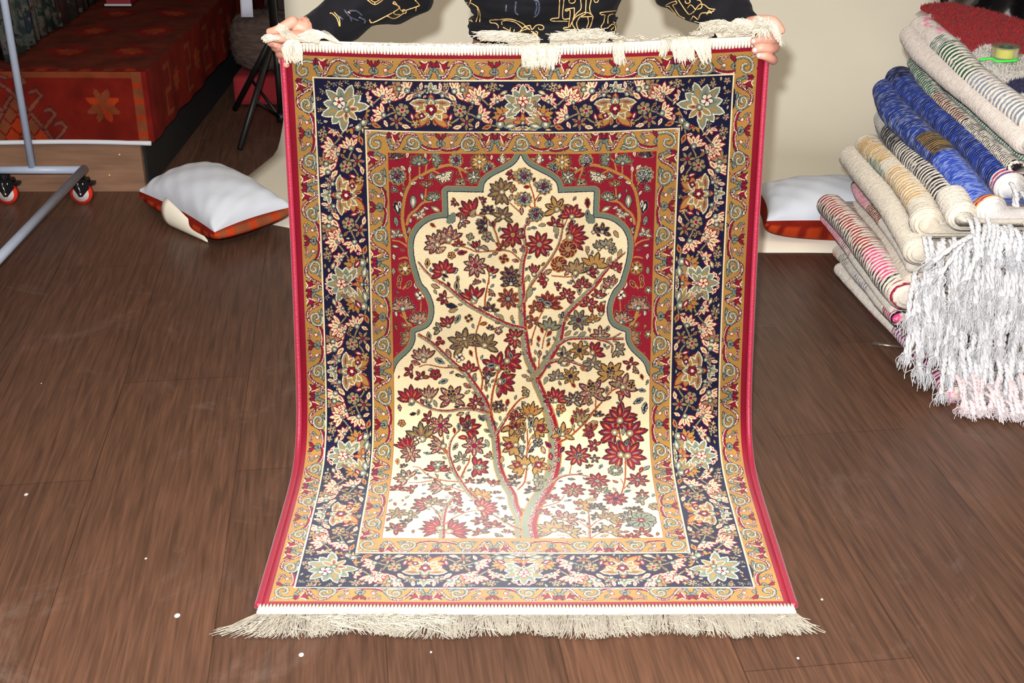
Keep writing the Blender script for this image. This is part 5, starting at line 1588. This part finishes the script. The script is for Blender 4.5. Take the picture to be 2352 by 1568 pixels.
while k<32000:
    y=random.uniform(3.02,4.0); x=xl(min(y,3.9))+random.random()**1.3*(1.80-xl(min(y,3.9)))
    r_=inp(x,y,red); 
    if (y>3.80 and not r_) or y>yfar(x) or y>3.91: continue
    k+=1
    z=ztop(min(y,3.95))-.003-.028*math.exp(-max(0,x-xl(min(y,3.9)))/.022); h=random.uniform(.007,.013); a=random.uniform(0,6.28); l=random.uniform(.004,.011)
    c=L((176,12,26)) if r_ else L((232,227,220))
    if not r_ and (x-nav[0])**2+(y-nav[1])**2<.0022: c=L((30,28,80))
    c=tuple(q*random.uniform(.72,1.08) for q in c)
    m_=mbr if r_ else mbw
    b=np.array((x,y,z)); tip=b+np.array((math.cos(a)*l,math.sin(a)*l-.003,h)); w_=np.array((-math.sin(a),math.cos(a),0))*.0024
    m_.add([b-w_,b+w_,b+np.array((math.cos(a),math.sin(a),0))*-.0022,tip],[(0,1,3),(1,2,3),(2,0,3)],c)
o=mbr.build('red_shag_pile',M_wool,t); tag(o,'deep red shaggy wool',kind='stuff'); o=mbw.build('white_shag_pile',M_wool,t); tag(o,'off-white shaggy wool',kind='stuff')
# ---- measuring tape in its clear case
p=np.array(atshag(2306,138)); z0=ztop(p[1])+.006
tr=empty('tape_roll',(p[0],p[1],z0)); tag(tr,'roll of shiny yellow tape in a clear plastic case on the white shaggy wool','tape')
M_clear=bpy.data.materials.new('clear_case'); M_clear.use_nodes=True; _b=M_clear.node_tree.nodes['Principled BSDF']; _b.inputs['Base Color'].default_value=(.75,.9,.8,1); _b.inputs['Transmission Weight'].default_value=.85; _b.inputs['Roughness'].default_value=.08; _b.inputs['Alpha'].default_value=.55
Rt=Matrix.Rotation(math.radians(12),3,'Y'); 
def ring(mb,r0,r1,z0_,z1_,n=36,c=None,ctr=p):
    V=[]
    for i in range(n):
        a=6.2832*i/n
        for r,z in ((r0,z0_),(r1,z0_),(r1,z1_),(r0,z1_)): V.append((ctr[0]+r*math.cos(a),ctr[1]+r*math.sin(a),z))
    F=[(i*4+j,i*4+(j+1)%4,((i+1)%n)*4+(j+1)%4,((i+1)%n)*4+j) for i in range(n) for j in range(4)]
    mb.add(V,F,c)
mb=MB(); ring(mb,.018,.031,z0+.004,z0+.026); mb.build('tape_coil',mat('yellow_tape',(245,214,30),.25,metal=.1),tr,smooth=False)
mb=MB(); ring(mb,.0345,.036,z0,z0+.031); ring(mb,.012,.0345,z0+.0295,z0+.031); mb.build('plastic_case',M_clear,tr,smooth=False)
mb=MB(); ring(mb,.0125,.0175,z0+.002,z0+.029); mb.build('core',mat('dark_green_core',(50,90,62),.4),tr,smooth=False)
g0=np.array(atshag(2248,146)); g1=np.array(atshag(2328,152)); zz=ztop(g0[1])+.010
mb=MB(); P=spl([(g0[0],g0[1],zz),(g0[0]+.03,g0[1]-.004,zz+.004),((g0[0]+g1[0])/2,(g0[1]+g1[1])/2-.006,zz),(g1[0],g1[1],zz+.003),(g1[0]+.006,g1[1]+.008,zz+.004)],6); mb.tube(P,.0062,8,None,True,flat=.5)
o=mb.build('plastic_strip',mat('neon_green_plastic',(60,236,70),.35),None); tag(o,'bright neon green plastic strip lying in front of the tape roll','strip')
# ---- black plastic bag and cloth behind the stack
def blob(mb,c,r,seed,amp=.12,n=60,m=40,fl=0,squash=None,col=None):
    rr=np.random.RandomState(seed); K=[(rr.normal(size=3)*rr.uniform(2,9),rr.uniform(0,6.3),rr.uniform(.3,1)) for _ in range(14)]
    V=[]
    for i in range(m+1):
        a=math.pi*i/m
        for k in range(n):
            b=6.2832*k/n; q=np.array([math.sin(a)*math.cos(b),math.sin(a)*math.sin(b),math.cos(a)])
            f=sum(abs(math.sin(q.dot(kk)+ph))*w/ np.linalg.norm(kk) for kk,ph,w in K)
            s=1+amp*(f-1); V.append([max(c[2]*0+fl,v) if j==2 else v for j,v in enumerate(np.array(c)+q*np.array(r)*s)])
    F=[(i*n+k,(i+1)*n+k,(i+1)*n+(k+1)%n,i*n+(k+1)%n) for i in range(m) for k in range(n)]
    mb.add(V,F,col)
mb=MB(); blob(mb,(1.76,4.35,.44),(.30,.30,.47),3,.35,80,60,fl=.006)
o=mb.build('plastic_bag',mat('black_plastic_film',(8,8,11),.22,spec=.6,bump=.9,bscale=14)); tag(o,'full black plastic bag standing behind the stack of rugs','bag')
mb=MB(); cA=np.array(at(2352,30,Y=3.98)); G=[]
for i in range(20):
    for_=i/19; G.append([(cA[0]-.06+.26*j/19,3.9+.16*for_,.76+.06*math.sin(for_*3)+.02*math.sin(j*.9+i*.3)+.03*j/19) for j in range(20)])
mb.grid(np.array(G)); o=mb.build('folded_cloth',mat('pale_pink_cloth',(222,206,214),.9)); o.modifiers.new('s','SOLIDIFY').thickness=.03; tag(o,'pale pinkish white cloth resting on the far corner of the red shag pile','cloth')
# ---- metal rod on the floor
a=at(2004,789,Z=.006); b=at(2075,797,Z=.006)
mb=MB(); mb.tube([a,b],.0042,10); mb.tube([np.array(a)+(np.array(b)-np.array(a))*.22,np.array(a)+(np.array(b)-np.array(a))*.26],.0050,10); o=mb.build('metal_rod',mat('dull_steel',(150,140,130),.35,metal=.8)); tag(o,'thin steel rod lying on the floor by the bottom rug of the stack','rod')
# ================================================================= LEFT SIDE ====
def kil_canvas(w,h,fn,ts=260):
    global TS
    old=TS; TS=float(ts); C=Canvas(w,h); C.a[:]=PAL['r']; C.j*=0; fn(C); TS=old; return C
PAL.update({'r':(104,24,15),'o':(150,50,20),'t_':(116,62,38),'p':(72,30,42),'b_':(116,56,32),'d':(112,24,20)})
def hook(C,x,y,s,f):
    """stepped ram's-horn hook"""
    P=[(x,y),(x+f*.03*s,y-.03*s),(x+f*.05*s,y-.055*s),(x+f*.035*s,y-.075*s),(x+f*.012*s,y-.065*s)]
    C.stroke(P,.012*s,.012*s,[('p',-1.6,1.6),('t_',-.8,.8)])
def star8(C,x,y,r):
    for i in range(8):
        a=i*.7854+.39; C.poly(petal(x,y,a,r,r*.22,.6),'o' if i%3==0 else 'b_')
def sample(C,G,ts=260):
    h,w=G
    a=C.a/255.; H,W=a.shape[:2]
    yy=(np.linspace(0,H-1,h)).astype(int); xx=(np.linspace(0,W-1,w)).astype(int)
    c=a[yy][:,xx]; return np.where(c<=.04045,c/12.92,((c+.055)/1.055)**2.4)
M_kil=mat('old_kilim_wool',(176,52,30),.95,spec=.1,vcol=True,noise=.3,nscale=14,bump=.3,bscale=300)
bx0,bx1,by0,by1,bz0,bz1=-1.96,-1.235,4.30,6.5,.19,.432
bench=empty('draped_platform',(-1.6,5.3,0)); tag(bench,'low wooden platform covered with a red orange kilim along the left wall','platform')
def front(C):
    W,H=C.W/260,C.H/260
    C.rect(0,0,W,.012,'b_'); C.rect(W-.05,0,W-.02,H,'o'); 
    for i in range(5): C.rect(W-.05,i*.055,W-.02,i*.055+.028,'t_')
    C.rect(W-.022,0,W,H,'d')
    cx=.262
    for i in range(4):
        for k in range(-i,i+1,2): C.poly([(cx+k*.024,.095+i*.04-.02),(cx+k*.024+.024,.095+i*.04+.01),(cx+k*.024,.095+i*.04+.04),(cx+k*.024-.024,.095+i*.04+.01)],'o' if (i+k)%4 else 't_')
    for f in (-1,1):
        C.stroke([(cx-f*.025,.05),(cx+f*.02,.10),(cx+f*.12,.25)],.012,.012,[('p',-1.6,1.6),('t_',-.8,.8)])
        C.stroke([(cx-f*.025,.05),(cx-f*.045,.035),(cx-f*.035,.012),(cx-f*.015,.02)],.010,.010,[('p',-1.6,1.6),('t_',-.8,.8)])
        for x,y in ((.045,.13),(.085,.19),(.115,.235)): hook(C,cx+f*x,y,.9,f)
    star8(C,.56,.115,.062); star8(C,.02,.15,.06)
def topf(C):
    W,H=C.W/260,C.H/260
    C.a[:]=(92,38,26); C.rect(0,H-.05,W,H,'d')
    for i in range(9): C.rect(.12+i*.075,H-.035,.15+i*.075,H-.012,'o' if i%2 else 'b_')
    for j in range(6):
        for i in range(3):
            x=.15+i*.22; y=.25+j*.33; C.poly([(x-.09,y),(x,y-.10),(x+.09,y),(x,y+.10)],'d'); star8(C,x,y,.05)
def sidef(C):
    W,H=C.W/260,C.H/260
    C.rect(0,0,.05,H,'d')
    for j in range(7):
        x=.22+j*.32; C.stroke([(x,.04),(x+.07,.04),(x+.07,.12),(x,.12),(x,.2),(x+.08,.2)],.018,.018,[('b_',-1,1)]); star8(C,x+.17,.12,.05)
Cf=kil_canvas(bx1-bx0,bz1-bz0,front); Ct=kil_canvas(bx1-bx0,by1-by0,topf); Cs=kil_canvas(by1-by0,bz1-bz0,sidef)
mb=MB()
h,w_=64,180; G=np.array([[(bx0+(bx1-bx0)*x,by0-.004*math.sin(x*9)-.003*y*math.sin(x*23),bz1-.006*0-(bz1-bz0+.004*math.sin(x*14))*y) for x in np.linspace(0,1,w_)] for y in np.linspace(0,1,h)]); mb.grid(G,sample(Cf,(h,w_)),flip=True)
h2,w2=260,120; G=np.array([[(bx0+(bx1-bx0)*x,by1-(by1-by0)*y,bz1+.004*math.sin(x*17+y*9)*math.sin(y*31)*(1 if .02<y<.98 and .02<x<.98 else 0)) for x in np.linspace(0,1,w2)] for y in np.linspace(0,1,h2)]); mb.grid(G,sample(Ct,(h2,w2)),flip=True)
h3,w3=50,300; G=np.array([[(bx1+.004*y*math.sin(x*26)+.004*math.sin(x*60)*y,by0+(by1-by0)*x,bz1-(bz1-bz0)*y*(1-.0*x)) for x in np.linspace(0,1,w3)] for y in np.linspace(0,1,h3)]); mb.grid(G,sample(Cs,(h3,w3)),flip=True)
mb.build('kilim_cover',M_kil,bench)
mb=MB(); mb.tube([(x,by0-.006+.002*math.sin(x*12),bz0-.004+.003*math.sin(x*7)) for x in np.linspace(bx0,bx1-.01,30)],.0085,8); mb.build('white_hem',mat('white_edging',(214,218,226),.8),bench)
mb=MB(); mb.box((bx0,4.32,0),(-1.293,4.345,bz0-.004)); mb.build('front_board',mat('pale_pine',(142,106,82),.75,noise=.25,nscale=5,stretch=(1.2,1,9),bump=.1),bench,smooth=False)
mb=MB(); mb.box((-1.33,4.348,0),(-1.285,6.45,bz0+.03)); mb.box((bx0,4.40,.02),(-1.335,6.45,bz1-.02)); mb.build('dark_side_panel',mat('black_painted_board',(20,21,24),.7),bench,smooth=False)
for z in (.06,.135): 
    n_=MB(); n_.ell((-1.45+.06*z*10,4.318,z),(.005,.003,.005),8,6); n_.build('nail_head',mat('brass_nail',(210,190,130),.4,metal=.5),bench)
# ---- garment rack
M_tube=mat('grey_blue_steel',(178,190,212),.4,metal=0,spec=.5,noise=.06,nscale=30)
rack=empty('garment_rack',(-1.64,3.55,0)); tag(rack,'grey metal clothes rack on red and white casters in front of the kilim platform','rack')
zt=.119; yb,yn=4.20,2.85
def part_tube(name,P,r,m=M_tube,par=rack,n=16):
    q=MB(); q.tube(P,r,n); return q.build(name,m,par)
for y in (yb,yn):
    part_tube('base_rail',[(-1.85,y,zt),(-1.462,y,zt)],.0135)
    part_tube('upright',[(-1.634,y,zt+.01),(-1.634,y,1.62)],.0125)
part_tube('long_rail',[(-1.462,yb+.012,zt),(-1.462,yn-.012,zt)],.0145); part_tube('top_rail',[(-1.634,yb,1.62),(-1.634,yn,1.62)],.0125)
M_blk=mat('black_nylon',(18,18,20),.4); M_red=mat('red_tyre',(226,52,34),.45); M_whl=mat('white_hub',(226,214,214),.5); M_chr=mat('chrome',(200,204,214),.2,metal=1)
def caster(x,y,lock=True,ang=.0):
    c=empty('caster_tmp',(0,0,0)); bpy.data.objects.remove(c)
    q=MB(); q.tube([(x,y,.095),(x,y,.106)],.020,14); q.tube([(x,y,.078),(x,y,.096)],.014,12)
    for s in (-1,1):
        yy=y+s*.0155
        q.add([(x-.026,yy,.088),(x+.028,yy,.088),(x+.034,yy,.060),(x+.006,yy,.028),(x-.006,yy,.028),(x-.022,yy,.060),
               (x-.026,yy+s*.003,.088),(x+.028,yy+s*.003,.088),(x+.034,yy+s*.003,.060),(x+.006,yy+s*.003,.028),(x-.006,yy+s*.003,.028),(x-.022,yy+s*.003,.060)],
              [(0,1,2,3,4,5),(11,10,9,8,7,6)]+[(i,(i+1)%6,6+(i+1)%6,6+i) for i in range(6)])
    q.box((x-.026,y-.0155,.082),(x+.028,y+.0155,.090)); q.box((x+.018,y-.012,.070),(x+.050,y+.012,.078))
    f=q.build('caster',M_blk,rack,smooth=False)
    def sub(name,m,mbx):
        o=mbx.build(name,m,f); o.matrix_parent_inverse=Matrix.Identity(4); o.parent=f; o.matrix_parent_inverse=Matrix.Translation(rack.location) @ Matrix.Identity(4) if False else f.matrix_parent_inverse.inverted() if False else Matrix.Identity(4); return o
    w=MB(); w.tube([(x,y-.012,.037),(x,y+.012,.037)],.0365,28); sub('tyre',M_red,w)
    w=MB(); w.tube([(x,y-.0128,.037),(x,y+.0128,.037)],.0275,24); sub('wheel_hub',M_whl,w)
    w=MB(); w.tube([(x,y-.021,.037),(x,y+.021,.037)],.006,12)
    for dx in (-.004,.013): w.ell((x+dx,y-.020,.074),(.0045,.002,.0045),8,6)
    w.tube([(x-.006,y-.0205,.072),(x+.002,y-.021,.052),(x-.004,y-.021,.038)],.003,6)
    sub('axle_bolt',M_chr,w)
for x,y in ((-1.478,yb),(-1.735,yb),(-1.478,yn),(-1.735,yn)): caster(x,y)
# ---- cushions
def cushion(label,c,ang,lx,ly,h,tilt=0,seed=0,grp=None):
    e=empty('cushion',(c[0],c[1],0)); tag(e,label,'cushion')
    Rm=np.array(Matrix.Rotation(ang,3,'Z')); R2=np.array(Matrix.Rotation(tilt,3,'X'))
    def P(u,v,s):
        k=(max(0,1-u*u)**.42)*(max(0,1-v*v)**.42)
        pin=1-.10*(1-abs(v)**1.5)*0 ; x=u*lx*(1-.07*(1-v*v)*abs(u)**3) ; y=v*ly*(1-.10*(1-u*u)*abs(v)**3)
        wr=.0035*math.sin(14*u+seed+3*v)*math.sin(9*v+2*u)*(1-k*.4) + .003*math.sin(30*u+6*v)*(abs(u)**3)
        if s<0: x*=1+.42*k*(1-k); y*=1+.6*k*(1-k)
        z=(h*k if s>0 else -(c[2]-.004)*k**.8)+ (wr if k>.02 and s>0 else 0)
        q=R2@np.array([x,y,z]); q=Rm@q
        return (q[0]+c[0],q[1]+c[1],max(.004,q[2]+c[2]))
    n,m=56,40; us=np.sin(np.linspace(-math.pi/2,math.pi/2,n)); vs=np.sin(np.linspace(-math.pi/2,math.pi/2,m))
    mb=MB(); mb.grid([[P(u,v,1) for u in us] for v in vs]); mb.build('white_cotton_face',mat('white_cotton',(222,228,238),.85,bump=.25,bscale=30,spec=.2),e)
    C=kil_canvas(2*lx,2*ly,lambda C:[C.rect(0,0,9,9,'r')]+[C.rect(.02+i*.05,C.H/260-.055,.045+i*.05,C.H/260-.015,'o') for i in range(14)]+[C.rect(.045+i*.05,C.H/260-.055,.065+i*.05,C.H/260-.015,'t_') for i in range(14)]+[C.rect(.02+i*.05,.015,.045+i*.05,.055,'o') for i in range(14)]+[C.rect(C.W/260-.05,.02+i*.05,C.W/260-.012,.045+i*.05,'o') for i in range(9)]+[C.rect(C.W/260-.05,.045+i*.05,C.W/260-.012,.07+i*.05,'t_') for i in range(9)]+[star8(C,lx*.7,ly,.05),star8(C,lx*1.4,ly,.05)])
    mb=MB(); mb.grid([[P(u,v,-1) for u in us] for v in vs],sample(C,(m,n))*1.7,flip=True); mb.build('kilim_face',M_kil,e)
    return e
cushion('white and rust cushion lying on the left front corner of the paper backdrop',(-.984,4.02,.078),math.radians(-49),.255,.140,.100,tilt=.06,seed=1)
cushion('white and rust cushion half hidden behind the stack of folded rugs',(1.045,3.905,.098),math.radians(-3),.245,.150,.085,tilt=.02,seed=3)
# ---- light stand
st=empty('light_stand',(-.94,5.1,0)); tag(st,'black tripod light stand in the dark beside the woven pouf','tripod')
M_st=mat('matte_black_metal',(14,14,16),.5)
part_tube('centre_pole',[(-.937,5.1,.03),(-.937,5.1,.42)],.013,M_st,st); part_tube('upper_pole',[(-.937,5.1,.40),(-.94,5.1,1.9)],.0165,M_st,st)
q=MB(); q.tube([(-.937,5.1,.33),(-.937,5.1,.40)],.026,14); q.ell((-.91,5.06,.37),(.018,.012,.012),10,8); q.build('collar',M_st,st)
q=MB(); q.tube([(-.937,5.1,.03),(-.937,5.1,.065)],.022,14); q.build('lower_collar',M_st,st)
for fx,fy in ((-1.049,4.78),(-1.177,5.345),(-.935,5.39)):
    f=np.array((fx,fy,.012)); tp_=np.array((-.937,5.1,.36)); tp_=tp_+(f-tp_)*np.array((.08,.08,0))
    part_tube('leg',[tp_,f],.0115,M_st,st)
    mid=tp_*.45+f*.55; part_tube('brace',[mid,(-.937+(fx+.937)*.05,5.1+(fy-5.1)*.05,.05)],.006,M_st,st,8)
# ---- pouf on a red cushion
mb=MB(); n=60; V=[]
pr_=[(0,0,.0)]
G=[]
for i in range(30):
    t=i/29; a=-math.pi/2+math.pi*t; r=.150*(abs(math.cos(a))**.45); z=.258+.118*math.copysign(abs(math.sin(a))**.8,math.sin(a))
    G.append([((-1.062)+(r+.006*math.sin(z*150+k*1.5))*math.cos(6.2832*k/n),5.56+(r+.006*math.sin(z*150+k*1.5))*math.sin(6.2832*k/n),z+.004*math.sin(k*2)) for k in range(n+1)])
mb.grid(np.array(G)); o=mb.build('woven_pouf',mat('brown_grey_braid',(84,66,60),.95,noise=.45,nscale=16,stretch=(1,1,5),bump=.8,bscale=40)); tag(o,'round braided brown grey pouf behind the black tripod','pouf')
mb=MB(); mb.box((-1.195,5.42,.004),(-.86,5.75,.132)); o=mb.build('red_box',mat('red_fabric',(140,26,34),.9,noise=.15),smooth=False,bevel=.02); tag(o,'dark red upholstered block on the floor under the braided pouf','block')
mb=MB(); G=[[(-1.118+.050*j/4,5.36+.012*math.sin(i*.7),.395+.45*i/9+.0*j) for j in range(5)] for i in range(10)]
G=[[ (x+ (0 if i else 0),y-.0,z) for (x,y,z) in r] for i,r in enumerate(G)]
mb.grid(np.array(G)); o=mb.build('hanging_paper',mat('white_paper',(205,208,224),.8)); o.modifiers.new('s','SOLIDIFY').thickness=.002; tag(o,'narrow white paper strip hanging above the braided pouf','paper')
mb=MB(); mb.box((-1.672,5.37,bz1+.008),(-1.57,5.55,bz1+.10)); o=mb.build('red_book',mat('dark_red_cover',(120,10,24),.6),smooth=False,bevel=.004); tag(o,'dark red box on the far left edge of the kilim platform','box')
mb=MB(); mb.box((-1.676,5.362,bz1+.008),(-1.566,5.368,bz1+.016)); mb.build('pale_rim',mat('pale_edge',(170,176,182),.5),o,smooth=False)
# ---- rugs hanging on the left wall
def hang_mat(name,c1,c2,c3,sc_):
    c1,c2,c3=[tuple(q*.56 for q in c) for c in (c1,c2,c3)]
    m=bpy.data.materials.new(name); m.use_nodes=True; nt=m.node_tree; N=nt.nodes; lk=nt.links.new; b=N['Principled BSDF']
    tc=N.new('ShaderNodeTexCoord'); mp=N.new('ShaderNodeMapping'); mp.inputs['Scale'].default_value=(1,1,1); lk(tc.outputs['Object'],mp.inputs[0])
    v=N.new('ShaderNodeTexVoronoi'); v.inputs['Scale'].default_value=sc_; lk(mp.outputs[0],v.inputs['Vector'])
    n=N.new('ShaderNodeTexNoise'); n.inputs['Scale'].default_value=sc_*1.3; n.inputs['Detail'].default_value=5; lk(mp.outputs[0],n.inputs['Vector'])
    cr_=N.new('ShaderNodeValToRGB'); e=cr_.color_ramp.elements; e[0].color=(*L(c1),1); e[1].color=(*L(c2),1); e[0].position=.42; e[1].position=.56
    q=cr_.color_ramp.elements.new(.62); q.color=(*L(c3),1); cr_.color_ramp.interpolation='LINEAR'
    lk(n.outputs['Fac'],cr_.inputs[0]); mx=N.new('ShaderNodeMix'); mx.data_type='RGBA'; mx.blend_type='MULTIPLY'; mx.inputs[0].default_value=.25; lk(cr_.outputs[0],mx.inputs[6]); lk(v.outputs['Color'],mx.inputs[7])
    lk(mx.outputs[2],b.inputs['Base Color']); b.inputs['Roughness'].default_value=.95; b.inputs['Specular IOR Level'].default_value=.1
    return m
HG=[(4.38,4.68,(84,98,92),(160,160,146),(60,76,84),'pale green grey patterned rug hanging at the near end of the left wall'),
    (4.66,4.98,(44,66,60),(150,140,124),(110,56,52),'dark green and cream patterned rug hanging second along the left wall'),
    (4.96,5.28,(92,44,44),(56,74,66),(160,140,126),'dull red and green patterned rug hanging in the middle of the left wall'),
    (5.26,5.62,(60,58,34),(84,76,46),(110,92,60),'dark olive rug hanging beside the dull red one on the left wall'),
    (5.60,6.5,(52,48,44),(104,84,70),(70,40,38),'dark brown patterned rug hanging farthest along the left wall')]
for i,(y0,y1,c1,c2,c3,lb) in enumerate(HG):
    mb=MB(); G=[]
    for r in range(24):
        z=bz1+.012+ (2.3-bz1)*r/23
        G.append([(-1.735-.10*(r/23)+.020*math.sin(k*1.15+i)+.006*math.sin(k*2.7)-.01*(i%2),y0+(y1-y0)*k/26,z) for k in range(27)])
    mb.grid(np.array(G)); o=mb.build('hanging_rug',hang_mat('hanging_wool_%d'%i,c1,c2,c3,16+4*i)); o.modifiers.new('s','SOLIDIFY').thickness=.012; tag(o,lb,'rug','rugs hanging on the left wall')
# dark heap behind the stand
mb=MB(); blob(mb,(-.82,6.15,.26),(.30,.26,.30),9,.25,60,40,fl=.004); o=mb.build('rolled_textile',mat('dark_brown_textile',(74,56,52),.95,noise=.5,nscale=10,bump=.5)); tag(o,'dark brown heap of textiles in the far corner behind the tripod','textile')
# ---- paint specks and lint on the floor
M_sp=mat('white_paint_speck',(210,206,208),.6); sp=[(60,1135,5),(407,1413,6.5),(692,1503,5.5),(335,1282,3),(990,1497,2.6),(1888,1376,3),(1833,1511,3),(95,880,2)]
for x,y,r in sp:
    c=at(x,y,Z=.0008); q=MB(); q.ell(c,(r/2953*2.6,r/2953*3.2,.0009),12,6); o=q.build('paint_speck',M_sp)
    nm={60:'white paint speck on the floor at the far left edge',407:'largest white paint speck on the floor, left of the fringe corner',692:'white paint speck on the floor below the left part of the fringe',335:'small white speck on the floor left of the rug edge',990:'tiny white speck on the floor below the middle of the fringe',1888:'tiny white speck on the floor right of the rug corner',1833:'tiny white speck on the floor below the right fringe corner',95:'faint white speck on the dark floor at left'}[x]
    tag(o,nm,'speck','white paint specks on the floor')
